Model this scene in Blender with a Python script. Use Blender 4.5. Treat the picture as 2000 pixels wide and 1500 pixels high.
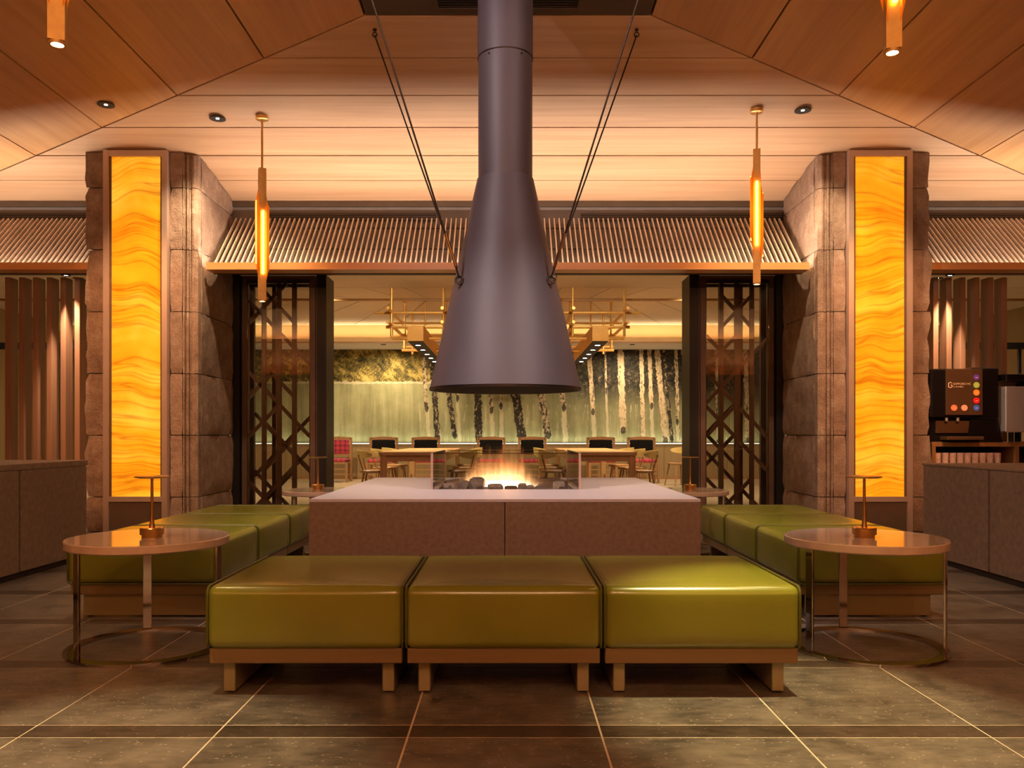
import bpy, bmesh, math, random
from mathutils import Vector, noise

random.seed(7)
for o in list(bpy.data.objects):
    bpy.data.objects.remove(o, do_unlink=True)
scene = bpy.context.scene
C = scene.collection
R = math.radians

# ---------------------------------------------------------------- camera
F = 1600.0          # focal length in pixels of a 2000 px wide picture
PX, PY = 992.0, 850.0
cam_data = bpy.data.cameras.new('camera')
cam = bpy.data.objects.new('camera', cam_data)
C.objects.link(cam)
cam.location = (0, 0, 1.0)
cam.rotation_euler = (R(90), 0, 0)
cam_data.sensor_width = 36.0
cam_data.lens = F / 2000 * 36.0
cam_data.shift_x = (1000 - PX) / 2000
cam_data.shift_y = (PY - 750) / 2000
cam_data.clip_start = 0.05
scene.camera = cam


def X(px, d):
    return (px - PX) / F * d


def Z(py, d):
    return 1.0 + (PY - py) / F * d


# ---------------------------------------------------------------- world, exposure
w = bpy.data.worlds.new('world')
scene.world = w
w.use_nodes = True
w.node_tree.nodes['Background'].inputs[0].default_value = (0.30, 0.17, 0.08, 1)
w.node_tree.nodes['Background'].inputs[1].default_value = 0.05
vs = scene.view_settings
vs.view_transform = 'Standard'
vs.look = 'None'
vs.gamma = 1.0
vs.exposure = 0.0
vs.use_curve_mapping = False

# light levels, in one place
COVE_W = 18.0          # per metre of cove strip
COVE_COL = (1.0, 0.80, 0.62)
DOWN_W = 260.0
DOWN_COL = (1.0, 0.74, 0.44)
ONYX_E = 1.15
BACK_COL = (1.0, 0.78, 0.48)

# ================================================================ helpers


def new_mat(name):
    m = bpy.data.materials.new(name)
    m.use_nodes = True
    nt = m.node_tree
    return m, nt, nt.nodes['Principled BSDF']


def N(nt, t, **kw):
    n = nt.nodes.new(t)
    for k, v in kw.items():
        setattr(n, k, v)
    return n


def L(nt, a, b):
    nt.links.new(a, b)


def math_n(nt, op, a, b=None, c=None, clamp=False):
    n = N(nt, 'ShaderNodeMath', operation=op)
    n.use_clamp = clamp
    for i, v in enumerate((a, b, c)):
        if v is None:
            continue
        if isinstance(v, (int, float)):
            n.inputs[i].default_value = v
        else:
            L(nt, v, n.inputs[i])
    return n.outputs[0]


def mixc(nt, fac, a, b, mode='MIX'):
    n = N(nt, 'ShaderNodeMix', data_type='RGBA', blend_type=mode)
    for sock, v in ((n.inputs[0], fac), (n.inputs[6], a), (n.inputs[7], b)):
        if isinstance(v, (int, float)):
            sock.default_value = v
        elif isinstance(v, tuple):
            sock.default_value = (*v[:3], 1)
        else:
            L(nt, v, sock)
    return n.outputs[2]


def ramp(nt, fac, stops):
    n = N(nt, 'ShaderNodeValToRGB')
    cr = n.color_ramp
    while len(cr.elements) < len(stops):
        cr.elements.new(0.5)
    for e, (p, c) in zip(cr.elements, stops):
        e.position = p
        e.color = (*c[:3], 1)
    L(nt, fac, n.inputs[0])
    return n.outputs[0]


def noise_n(nt, vec, scale, detail=3, rough=0.55, dist=0.0):
    n = N(nt, 'ShaderNodeTexNoise')
    n.inputs['Scale'].default_value = scale
    n.inputs['Detail'].default_value = detail
    n.inputs['Roughness'].default_value = rough
    n.inputs['Distortion'].default_value = dist
    if vec is not None:
        L(nt, vec, n.inputs['Vector'])
    return n.outputs['Fac']


def pos_vec(nt, scale=(1, 1, 1), rot=(0, 0, 0), coord='Position'):
    if coord == 'Position':
        src = N(nt, 'ShaderNodeNewGeometry').outputs['Position']
    else:
        src = N(nt, 'ShaderNodeTexCoord').outputs[coord]
    mp = N(nt, 'ShaderNodeMapping')
    mp.inputs['Scale'].default_value = scale
    mp.inputs['Rotation'].default_value = rot
    L(nt, src, mp.inputs['Vector'])
    return mp.outputs['Vector']


def bump(nt, bsdf, h, strength=0.2, dist=0.01):
    b = N(nt, 'ShaderNodeBump')
    b.inputs['Strength'].default_value = strength
    b.inputs['Distance'].default_value = dist
    L(nt, h, b.inputs['Height'])
    L(nt, b.outputs['Normal'], bsdf.inputs['Normal'])


def plain(name, col, rough=0.5, metal=0.0, var=0.15, scale=6.0, stretch=(1, 1, 1), emit=None, estr=0.0,
          bmp=0.0, spec=0.5, coord='Position', coat=0.0, rand=0.0):
    """mottled procedural material: base colour varied by noise"""
    m, nt, b = new_mat(name)
    v = pos_vec(nt, stretch, coord=coord)
    f = noise_n(nt, v, scale, 5, 0.6)
    lo = tuple(max(0, c * (1 - var)) for c in col)
    hi = tuple(min(1, c * (1 + var)) for c in col)
    c = ramp(nt, f, [(0.3, lo), (0.7, hi)])
    if rand:
        oi = N(nt, 'ShaderNodeObjectInfo').outputs['Random']
        c = mixc(nt, 1.0, c, ramp(nt, oi, [(0, (1 - rand,) * 3), (1, (1, 1, 1))]), 'MULTIPLY')
    L(nt, c, b.inputs['Base Color'])
    b.inputs['Roughness'].default_value = rough
    b.inputs['Metallic'].default_value = metal
    b.inputs['Specular IOR Level'].default_value = spec
    b.inputs['Coat Weight'].default_value = coat
    if emit:
        b.inputs['Emission Color'].default_value = (*emit, 1)
        b.inputs['Emission Strength'].default_value = estr
    if bmp:
        bump(nt, b, f, bmp)
    return m


def wood(name, dark, light, axis='X', rough=0.45, scale=1.0, rand=0.15, spec=0.4):
    m, nt, b = new_mat(name)
    s = {'X': (0.35, 9, 9), 'Y': (9, 0.35, 9), 'Z': (9, 9, 0.35)}[axis]
    s = tuple(q * scale for q in s)
    v = pos_vec(nt, s)
    f = noise_n(nt, v, 1.6, 5, 0.62, 0.6)
    s2 = {'X': (0.25, 2.2, 2.2), 'Y': (2.2, 0.25, 2.2), 'Z': (2.2, 2.2, 0.25)}[axis]
    f2 = noise_n(nt, pos_vec(nt, s2), 1.0, 2, 0.5)
    ff = math_n(nt, 'ADD', math_n(nt, 'MULTIPLY', f, 0.55), math_n(nt, 'MULTIPLY', f2, 0.45))
    c = ramp(nt, ff, [(0.32, dark), (0.68, light)])
    if rand:
        oi = N(nt, 'ShaderNodeObjectInfo').outputs['Random']
        c = mixc(nt, 1.0, c, ramp(nt, oi, [(0, (1 - rand,) * 3), (1, (1, 1, 1))]), 'MULTIPLY')
    L(nt, c, b.inputs['Base Color'])
    b.inputs['Roughness'].default_value = rough
    b.inputs['Specular IOR Level'].default_value = spec
    bump(nt, b, f, 0.08, 0.004)
    return m


def emitter(name, col, strength):
    m, nt, b = new_mat(name)
    nt.nodes.remove(b)
    e = N(nt, 'ShaderNodeEmission')
    e.inputs[0].default_value = (*col, 1)
    e.inputs[1].default_value = strength
    L(nt, e.outputs[0], nt.nodes['Material Output'].inputs[0])
    return m


def glass_mat(name, tint=(0.95, 0.97, 0.96), refl=1.0, rough=0.0):
    m, nt, b = new_mat(name)
    nt.nodes.remove(b)
    t = N(nt, 'ShaderNodeBsdfTransparent')
    t.inputs[0].default_value = (*tint, 1)
    g = N(nt, 'ShaderNodeBsdfGlossy')
    g.inputs['Roughness'].default_value = rough
    fr = N(nt, 'ShaderNodeFresnel')
    fr.inputs[0].default_value = 1.5
    mx = N(nt, 'ShaderNodeMixShader')
    L(nt, math_n(nt, 'MULTIPLY', fr.outputs[0], refl, clamp=True), mx.inputs[0])
    L(nt, t.outputs[0], mx.inputs[1])
    L(nt, g.outputs[0], mx.inputs[2])
    L(nt, mx.outputs[0], nt.nodes['Material Output'].inputs[0])
    return m


class MB:
    """collects simple shapes into one mesh"""

    def __init__(self):
        self.v = []
        self.f = []

    def add(self, verts, faces):
        o = len(self.v)
        self.v += [tuple(p) for p in verts]
        self.f += [tuple(i + o for i in q) for q in faces]
        return self

    def box(self, x0, x1, y0, y1, z0, z1):
        vs_ = [(x0, y0, z0), (x1, y0, z0), (x1, y1, z0), (x0, y1, z0),
               (x0, y0, z1), (x1, y0, z1), (x1, y1, z1), (x0, y1, z1)]
        return self.add(vs_, [(3, 2, 1, 0), (4, 5, 6, 7), (0, 1, 5, 4), (1, 2, 6, 5), (2, 3, 7, 6), (3, 0, 4, 7)])

    def cbox(self, x0, x1, y0, y1, z0, z1, c=0.006):
        """box with chamfered edges (via two nested rings on every side)"""
        bm = bmesh.new()
        bmesh.ops.create_cube(bm, size=1)
        for q in bm.verts:
            q.co = Vector(((x0 + x1) / 2 + q.co.x * (x1 - x0), (y0 + y1) / 2 + q.co.y * (y1 - y0),
                           (z0 + z1) / 2 + q.co.z * (z1 - z0)))
        bmesh.ops.bevel(bm, geom=bm.edges[:], offset=c, segments=1, profile=0.5, affect='EDGES')
        bm.verts.index_update()
        self.add([q.co[:] for q in bm.verts], [[q.index for q in f.verts] for f in bm.faces])
        bm.free()
        return self

    def prism(self, poly, lo, hi, axis='Z'):
        """extrude a 2D polygon; axis Z: poly=(x,y); X: poly=(y,z); Y: poly=(x,z)"""
        n = len(poly)

        def P(p, h):
            return {'Z': (p[0], p[1], h), 'X': (h, p[0], p[1]), 'Y': (p[0], h, p[1])}[axis]
        vs_ = [P(p, lo) for p in poly] + [P(p, hi) for p in poly]
        fs = [tuple(range(n))[::-1], tuple(range(n, 2 * n))]
        fs += [(i, (i + 1) % n, n + (i + 1) % n, n + i) for i in range(n)]
        return self.add(vs_, fs)

    def tube(self, p, q, r, n=12, r2=None, caps=True):
        p = Vector(p)
        q = Vector(q)
        r2 = r if r2 is None else r2
        d = (q - p).normalized()
        a = d.orthogonal().normalized()
        b = d.cross(a)
        vs_ = []
        for c, rr in ((p, r), (q, r2)):
            for i in range(n):
                t = 2 * math.pi * i / n
                vs_.append(c + a * rr * math.cos(t) + b * rr * math.sin(t))
        fs = [(i, (i + 1) % n, n + (i + 1) % n, n + i) for i in range(n)]
        if caps:
            fs += [tuple(range(n))[::-1], tuple(range(n, 2 * n))]
        return self.add(vs_, fs)

    def path(self, pts, r, n=8, closed=False):
        pts = [Vector(p) for p in pts]
        m = len(pts)
        vs_ = []
        fs = []
        prev = None
        for i, p in enumerate(pts):
            if closed:
                d = (pts[(i + 1) % m] - pts[i - 1]).normalized()
            else:
                d = (pts[min(i + 1, m - 1)] - pts[max(i - 1, 0)]).normalized()
            a = d.orthogonal().normalized() if prev is None else (prev - d * prev.dot(d)).normalized()
            prev = a
            b = d.cross(a)
            for k in range(n):
                t = 2 * math.pi * k / n
                vs_.append(p + a * r * math.cos(t) + b * r * math.sin(t))
        for i in range(m if closed else m - 1):
            j = (i + 1) % m
            for k in range(n):
                k2 = (k + 1) % n
                fs.append((i * n + k, i * n + k2, j * n + k2, j * n + k))
        return self.add(vs_, fs)

    def lathe(self, prof, c=(0, 0, 0), n=32, close=False):
        """profile of (r, z) revolved about Z through c"""
        vs_ = []
        fs = []
        m = len(prof)
        for (r, z) in prof:
            for i in range(n):
                t = 2 * math.pi * i / n
                vs_.append((c[0] + r * math.cos(t), c[1] + r * math.sin(t), c[2] + z))
        for j in range(m if close else m - 1):
            j2 = (j + 1) % m
            for i in range(n):
                i2 = (i + 1) % n
                fs.append((j * n + i, j * n + i2, j2 * n + i2, j2 * n + i))
        if not close:
            if prof[0][0] > 1e-6:
                fs.append(tuple(range(n))[::-1])
            if prof[-1][0] > 1e-6:
                fs.append(tuple((m - 1) * n + i for i in range(n)))
        return self.add(vs_, fs)

    def mesh(self, name, mat, smooth=35):
        me = bpy.data.meshes.new(name)
        me.from_pydata(self.v, [], self.f)
        bm = bmesh.new()
        bm.from_mesh(me)
        bmesh.ops.remove_doubles(bm, verts=bm.verts[:], dist=1e-6)
        bmesh.ops.recalc_face_normals(bm, faces=bm.faces[:])
        bm.to_mesh(me)
        bm.free()
        me.materials.append(mat)
        if smooth:
            me.shade_smooth()
            me.set_sharp_from_angle(angle=R(smooth))
        return me

    def build(self, name, mat, parent=None, loc=(0, 0, 0), rz=0.0, smooth=35):
        return link(name, self.mesh(name, mat, smooth), parent, loc, rz)


def link(name, data, parent=None, loc=(0, 0, 0), rz=0.0):
    o = bpy.data.objects.new(name, data)
    C.objects.link(o)
    o.parent = parent
    o.location = loc
    o.rotation_euler = (0, 0, rz)
    return o


def tag(o, label, cat, group=None):
    o['label'] = label
    o['category'] = cat
    if group:
        o['group'] = group
    return o


def thing(name, label, cat, loc=(0, 0, 0), rz=0.0, group=None):
    return tag(link(name, None, None, loc, rz), label, cat, group)


def struct(o, label=None):
    o['kind'] = 'structure'
    if label:
        o['label'] = label
    return o


def copy_tree(o, parent=None):
    c = o.copy()
    C.objects.link(c)
    c.parent = parent
    for ch in list(o.children):
        copy_tree(ch, c)
    return c


def spot(parent, loc, aim, watts, col, size_deg, blend=0.6, rad=0.03):
    ld = bpy.data.lights.new('lamp_light', 'SPOT')
    ld.energy = watts
    ld.color = col
    ld.spot_size = R(size_deg)
    ld.spot_blend = blend
    ld.shadow_soft_size = rad
    o = bpy.data.objects.new('lamp_light', ld)
    C.objects.link(o)
    o.parent = parent
    o.location = loc
    d = Vector(aim) - Vector(loc)
    o.rotation_euler = d.to_track_quat('-Z', 'Y').to_euler()
    return o


def rbox(hx, hy, hz, r, nin=6, nr=4, bulge=0.0, sag=None):
    """rounded box as verts/faces, centred at the origin, with softly bulging faces"""
    def coords(h):
        i = h - r
        a = [i + r * math.tan(R(45) * k / nr) for k in range(1, nr + 1)]
        mid = [-i + 2 * i * k / nin for k in range(nin + 1)]
        return [-q for q in a[::-1]] + mid + a
    H = (hx, hy, hz)
    mb = MB()
    for ax in range(3):
        u, v_ = [(1, 2), (2, 0), (0, 1)][ax]
        cu, cv = coords(H[u]), coords(H[v_])
        for s in (-1, 1):
            vs_ = []
            for a in cu:
                for b in cv:
                    p = [0, 0, 0]
                    p[ax] = s * H[ax]
                    p[u] = a
                    p[v_] = b
                    q = Vector([max(-(H[k] - r), min(H[k] - r, p[k])) for k in range(3)])
                    d = Vector(p) - q
                    o = q + d.normalized() * r
                    fx = 1 - min(1, abs(o.x) / hx) ** 4
                    fy = 1 - min(1, abs(o.y) / hy) ** 4
                    fz = 1 - min(1, abs(o.z) / hz) ** 4
                    if o.z > 0:
                        o.z += bulge * fx * fy * (o.z / hz)
                    o.y += (1 if o.y > 0 else -1) * bulge * 0.6 * fx * fz * (abs(o.y) / hy)
                    vs_.append(o)
            n2 = len(cv)
            fs = [(i * n2 + j, (i + 1) * n2 + j, (i + 1) * n2 + j + 1, i * n2 + j + 1)
                  for i in range(len(cu) - 1) for j in range(n2 - 1)]
            mb.add(vs_, fs)
    return mb


# ================================================================ materials
M = {}
M['ceil_x'] = wood('ceiling_wood_x', (0.44, 0.265, 0.155), (0.62, 0.415, 0.265), 'X', 0.5, 0.8, 0.10)
M['ceil_y'] = wood('ceiling_wood_y', (0.46, 0.235, 0.095), (0.66, 0.38, 0.18), 'Y', 0.5, 0.8, 0.12)
M['dark_joint'] = plain('joint_black', (0.02, 0.012, 0.008), 0.8)
M['panel_brown'] = plain('panel_dark_brown', (0.055, 0.032, 0.018), 0.6)
M['wall_grey'] = plain('wall_grey_paint', (0.13, 0.11, 0.105), 0.7, var=0.08)
M['wall_dark'] = plain('wall_dark_brown', (0.14, 0.085, 0.05), 0.7)
M['black'] = plain('black_metal', (0.012, 0.010, 0.010), 0.45, 0.3)
M['lattice'] = plain('lattice_dark_bronze', (0.11, 0.062, 0.042), 0.42, 0.1)
M['fin'] = wood('fin_walnut', (0.26, 0.125, 0.065), (0.40, 0.21, 0.125), 'Z', 0.5, 1.0, 0.1)
M['slat'] = wood('slat_oak', (0.52, 0.40, 0.30), (0.68, 0.55, 0.43), 'Y', 0.5, 1.0, 0.1)
M['slat_back'] = plain('louvre_backing_brown', (0.105, 0.080, 0.066), 0.7, var=0.2)
M['edge'] = wood('edge_wood_lit', (0.56, 0.25, 0.085), (0.68, 0.33, 0.13), 'X', 0.4, 1.0, 0)  # wood tone with the pendants' orange light put into the colour
M['brass'] = plain('brushed_brass', (0.72, 0.44, 0.16), 0.28, 1.0, 0.06, 30)
M['brass_dull'] = plain('dull_brass', (0.66, 0.38, 0.11), 0.42, 0.45, 0.1, 20)
M['chandelier_gold'] = plain('chandelier_gold', (0.72, 0.36, 0.06), 0.5, 0.0, 0.08, 8)
M['chrome'] = plain('polished_steel', (0.55, 0.50, 0.47), 0.08, 1.0, 0.03)
M['frame'] = plain('bronze_frame', (0.56, 0.42, 0.36), 0.35, 0.6, 0.05)
M['kick_panel'] = plain('bronze_kick_panel', (0.18, 0.12, 0.085), 0.22, 0.5, 0.1)
M['table_top'] = plain('travertine', (0.55, 0.42, 0.34), 0.10, 0, 0.1, 14, coat=0.3)
M['concrete'] = plain('counter_stone', (0.21, 0.145, 0.10), 0.6, 0, 0.22, 25, rand=0.1)
M['hearth_side'] = plain('hearth_stone_side', (0.165, 0.100, 0.068), 0.55, 0, 0.2, 40)
M['hearth_top'] = plain('hearth_stone_top', (0.46, 0.41, 0.43), 0.35, 0, 0.06, 30)
M['tray'] = plain('fire_tray_black', (0.03, 0.025, 0.022), 0.6)
M['rock'] = plain('fire_stone', (0.13, 0.085, 0.055), 0.85, 0, 0.45, 30, bmp=0.4)
M['log'] = wood('charred_log', (0.03, 0.02, 0.014), (0.12, 0.07, 0.04), 'X', 0.9, 3.0, 0)
M['glass'] = glass_mat('clear_glass', (0.93, 0.95, 0.95))
M['glass_door'] = glass_mat('door_glass', (0.80, 0.78, 0.74), 1.6)
M['bench_wood'] = wood('bench_oak', (0.15, 0.095, 0.04), (0.23, 0.15, 0.065), 'X', 0.45, 1.2, 0)
M['bench_leg'] = plain('bench_leg_champagne', (0.36, 0.30, 0.17), 0.4, 0.5, 0.05)
M['table_wood'] = wood('dining_table_oak', (0.38, 0.19, 0.07), (0.54, 0.31, 0.13), 'Y', 0.4, 1.0, 0.05)
M['chair_wood'] = wood('chair_wood', (0.22, 0.10, 0.035), (0.34, 0.17, 0.065), 'Z', 0.45, 2.0, 0.1)
M['chair_back_yellow'] = wood('bent_back_ash', (0.46, 0.32, 0.09), (0.60, 0.44, 0.16), 'Y', 0.4, 2.0, 0.1)
M['leather_black'] = plain('black_leather', (0.006, 0.005, 0.004), 0.7, 0, 0.3, 20, spec=0.08)
M['white_ceiling'] = plain('pale_ceiling_board', (0.62, 0.50, 0.38), 0.75, 0, 0.05, 2)
M['beam_yellow'] = plain('cove_beam_paint', (0.58, 0.40, 0.20), 0.7, 0, 0.05, 2)
M['wainscot'] = wood('wainscot_oak', (0.20, 0.125, 0.05), (0.28, 0.18, 0.08), 'Z', 0.5, 1.0, 0)
M['back_floor'] = wood('dining_floor', (0.30, 0.22, 0.14), (0.42, 0.32, 0.21), 'X', 0.5, 0.8, 0)
M['lamp_glow'] = emitter('lamp_glow', (1.0, 0.80, 0.50), 40)
M['spot_glow'] = emitter('spot_glow', (1.0, 0.93, 0.80), 25)
M['tube_glow'] = emitter('tube_glow', (1.0, 0.34, 0.028), 20.0)
M['mural_strip'] = emitter('mural_strip_glow', (0.92, 1.0, 0.80), 2.0)
M['silver'] = plain('machine_silver', (0.50, 0.48, 0.50), 0.35, 0.5, 0.05)
M['machine_black'] = plain('machine_gloss_black', (0.008, 0.006, 0.007), 0.25, 0, 0.1, spec=0.3)
M['machine_brown'] = plain('machine_door_brown', (0.085, 0.042, 0.020), 0.3, 0, 0.1, 3)
M['hood'] = plain('hood_steel_black', (0.066, 0.054, 0.066), 0.55, 0.05, 0.10, 3, (1, 1, 0.5))
M['hood_in'] = plain('hood_soot', (0.012, 0.010, 0.010), 0.8)
M['cable'] = plain('wire_cable', (0.05, 0.04, 0.035), 0.35, 0.8)
M['tumbler'] = glass_mat('tumbler_glass', (0.90, 0.84, 0.80), 3.0, 0.15)
m_, nt_, b_ = new_mat('tumbler_glass_cloudy')
b_.inputs['Base Color'].default_value = (0.85, 0.62, 0.55, 1)
b_.inputs['Roughness'].default_value = 0.2
b_.inputs['Alpha'].default_value = 0.45
fz = noise_n(nt_, pos_vec(nt_), 30, 2)
L(nt_, ramp(nt_, fz, [(0.3, (0.75, 0.52, 0.45)), (0.7, (0.95, 0.75, 0.68))]), b_.inputs['Base Color'])
M['tumbler'] = m_
M['print_light'] = plain('print_pale', (0.80, 0.62, 0.48), 0.6, 0, 0.02)


def leather():
    m, nt, b = new_mat('green_leather')
    v = pos_vec(nt)
    f = noise_n(nt, v, 2.2, 3, 0.5)
    g = noise_n(nt, v, 220, 2, 0.5)
    c = ramp(nt, f, [(0.3, (0.145, 0.150, 0.010)), (0.7, (0.195, 0.195, 0.022))])
    L(nt, c, b.inputs['Base Color'])
    b.inputs['Roughness'].default_value = 0.24
    b.inputs['Specular IOR Level'].default_value = 0.65
    bump(nt, b, math_n(nt, 'ADD', math_n(nt, 'MULTIPLY', g, 0.15), f), 0.12, 0.006)
    return m


M['leather'] = leather()
M['piping'] = plain('green_piping', (0.075, 0.075, 0.008), 0.4, 0, 0.1)


def floor_stone(name, base, speck):
    m, nt, b = new_mat(name)
    v = pos_vec(nt)
    f = noise_n(nt, v, 5, 6, 0.65, 0.4)
    f3 = noise_n(nt, pos_vec(nt, (1, 3.5, 1)), 9, 4, 0.7)
    c = ramp(nt, math_n(nt, 'ADD', math_n(nt, 'MULTIPLY', f, 0.6), math_n(nt, 'MULTIPLY', f3, 0.4)),
             [(0.38, tuple(q * 0.50 for q in base)), (0.62, tuple(q * 1.50 for q in base))])
    vo = N(nt, 'ShaderNodeTexVoronoi')
    vo.inputs['Scale'].default_value = 34
    L(nt, pos_vec(nt, (1, 2.2, 1)), vo.inputs['Vector'])
    sp = math_n(nt, 'LESS_THAN', vo.outputs['Distance'], 0.17)
    sel = math_n(nt, 'GREATER_THAN', noise_n(nt, v, 21, 1), 0.50)
    c = mixc(nt, math_n(nt, 'MULTIPLY', sp, math_n(nt, 'MULTIPLY', sel, 0.75)), c, speck)
    oi = N(nt, 'ShaderNodeObjectInfo').outputs['Random']
    c = mixc(nt, 1.0, c, ramp(nt, oi, [(0, (0.85,) * 3), (1, (1, 1, 1))]), 'MULTIPLY')
    L(nt, c, b.inputs['Base Color'])
    b.inputs['Roughness'].default_value = 0.38
    b.inputs['Specular IOR Level'].default_value = 0.45
    bump(nt, b, f3, 0.10, 0.003)
    return m


M['tile'] = floor_stone('floor_stone_grey', (0.118, 0.096, 0.078), (0.46, 0.38, 0.28))
M['band'] = floor_stone('floor_stone_dark', (0.052, 0.036, 0.026), (0.20, 0.15, 0.09))
M['grout'] = plain('grout_beige', (0.55, 0.43, 0.32), 0.8)


def stone():
    m, nt, b = new_mat('rough_brown_stone')
    v = pos_vec(nt)
    f = noise_n(nt, v, 7, 7, 0.65)
    g = noise_n(nt, v, 60, 4, 0.7)
    c = ramp(nt, math_n(nt, 'ADD', math_n(nt, 'MULTIPLY', f, 0.65), math_n(nt, 'MULTIPLY', g, 0.35)),
             [(0.30, (0.17, 0.10, 0.068)), (0.52, (0.34, 0.225, 0.165)), (0.72, (0.52, 0.40, 0.32))])
    oi = N(nt, 'ShaderNodeObjectInfo').outputs['Random']
    c = mixc(nt, 1.0, c, ramp(nt, oi, [(0, (0.8,) * 3), (1, (1, 1, 1))]), 'MULTIPLY')
    L(nt, c, b.inputs['Base Color'])
    b.inputs['Roughness'].default_value = 0.85
    bump(nt, b, math_n(nt, 'ADD', f, math_n(nt, 'MULTIPLY', g, 0.5)), 0.9, 0.04)
    return m


M['stone'] = stone()


def onyx(seed):
    """back-lit onyx: amber with slow, wavy darker veins"""
    m, nt, b = new_mat('onyx_amber')
    g = N(nt, 'ShaderNodeNewGeometry').outputs['Position']
    sx = N(nt, 'ShaderNodeSeparateXYZ')
    L(nt, g, sx.inputs[0])
    off = N(nt, 'ShaderNodeVectorMath', operation='ADD')
    L(nt, g, off.inputs[0])
    off.inputs[1].default_value = (seed, 0, seed * 0.37)
    mp = N(nt, 'ShaderNodeMapping')
    mp.inputs['Scale'].default_value = (1.5, 0.0, 0.55)
    L(nt, off.outputs[0], mp.inputs[0])
    warp = noise_n(nt, mp.outputs[0], 1.0, 1, 0.4)
    zz = math_n(nt, 'ADD', sx.outputs[2], math_n(nt, 'MULTIPLY', math_n(nt, 'SUBTRACT', warp, 0.5), 0.60))
    cz = N(nt, 'ShaderNodeCombineXYZ')
    L(nt, math_n(nt, 'MULTIPLY', sx.outputs[0], 0.05), cz.inputs[0])
    L(nt, math_n(nt, 'ADD', zz, seed), cz.inputs[2])
    broad = noise_n(nt, cz.outputs[0], 3.4, 2, 0.5)
    fine = noise_n(nt, cz.outputs[0], 4.5, 3, 0.55)
    soft = noise_n(nt, off.outputs[0], 2.2, 3, 0.6)
    base = ramp(nt, math_n(nt, 'ADD', math_n(nt, 'MULTIPLY', broad, 0.6), math_n(nt, 'MULTIPLY', soft, 0.4)),
                [(0.34, (0.82, 0.21, 0.004)), (0.50, (1.0, 0.32, 0.008)), (0.66, (1.0, 0.46, 0.035))])
    vein = math_n(nt, 'ABSOLUTE', math_n(nt, 'SUBTRACT', fine, 0.5))
    vm = ramp(nt, vein, [(0.0, (0.48, 0.48, 0.48)), (0.010, (0.80, 0.80, 0.80)), (0.05, (1, 1, 1))])
    band = ramp(nt, math_n(nt, 'ABSOLUTE', math_n(nt, 'SUBTRACT', fine, 0.40)),
                [(0.0, (0.72, 0.66, 0.6)), (0.03, (1, 1, 1))])
    col = mixc(nt, 1.0, mixc(nt, 1.0, base, vm, 'MULTIPLY'), band, 'MULTIPLY')
    L(nt, mixc(nt, 1.0, col, (0.55, 0.5, 0.5), 'MULTIPLY'), b.inputs['Base Color'])
    L(nt, col, b.inputs['Emission Color'])
    b.inputs['Emission Strength'].default_value = ONYX_E
    b.inputs['Roughness'].default_value = 0.10
    b.inputs['Specular IOR Level'].default_value = 0.5
    return m


def amber_shade():
    m, nt, b = new_mat('amber_acrylic')
    tc = N(nt, 'ShaderNodeTexCoord').outputs['Generated']
    sp = N(nt, 'ShaderNodeSeparateXYZ')
    L(nt, tc, sp.inputs[0])
    prof = ramp(nt, sp.outputs[2], [(0.0, (0.10,) * 3), (0.28, (0.55,) * 3), (0.5, (1,) * 3), (0.75, (0.5,) * 3), (1.0, (0.08,) * 3)])
    b.inputs['Base Color'].default_value = (0.55, 0.14, 0.01, 1)
    b.inputs['Roughness'].default_value = 0.15
    b.inputs['Emission Color'].default_value = (1.0, 0.20, 0.006, 1)
    L(nt, math_n(nt, 'MULTIPLY', prof, 1.1), b.inputs['Emission Strength'])
    return m


M['amber'] = amber_shade()


def plaid():
    m, nt, b = new_mat('red_plaid')
    g = N(nt, 'ShaderNodeNewGeometry').outputs['Position']
    sp = N(nt, 'ShaderNodeSeparateXYZ')
    L(nt, g, sp.inputs[0])
    def stripe(s, f):
        return math_n(nt, 'GREATER_THAN', math_n(nt, 'SINE', math_n(nt, 'MULTIPLY', s, f)), 0.45)
    a = stripe(sp.outputs[0], 60)
    c = stripe(math_n(nt, 'ADD', sp.outputs[2], sp.outputs[1]), 60)
    col = mixc(nt, math_n(nt, 'MULTIPLY', math_n(nt, 'ADD', a, c), 0.45), (0.42, 0.035, 0.055), (0.06, 0.012, 0.03))
    L(nt, col, b.inputs['Base Color'])
    b.inputs['Roughness'].default_value = 0.9
    return m


M['plaid'] = plaid()


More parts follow.
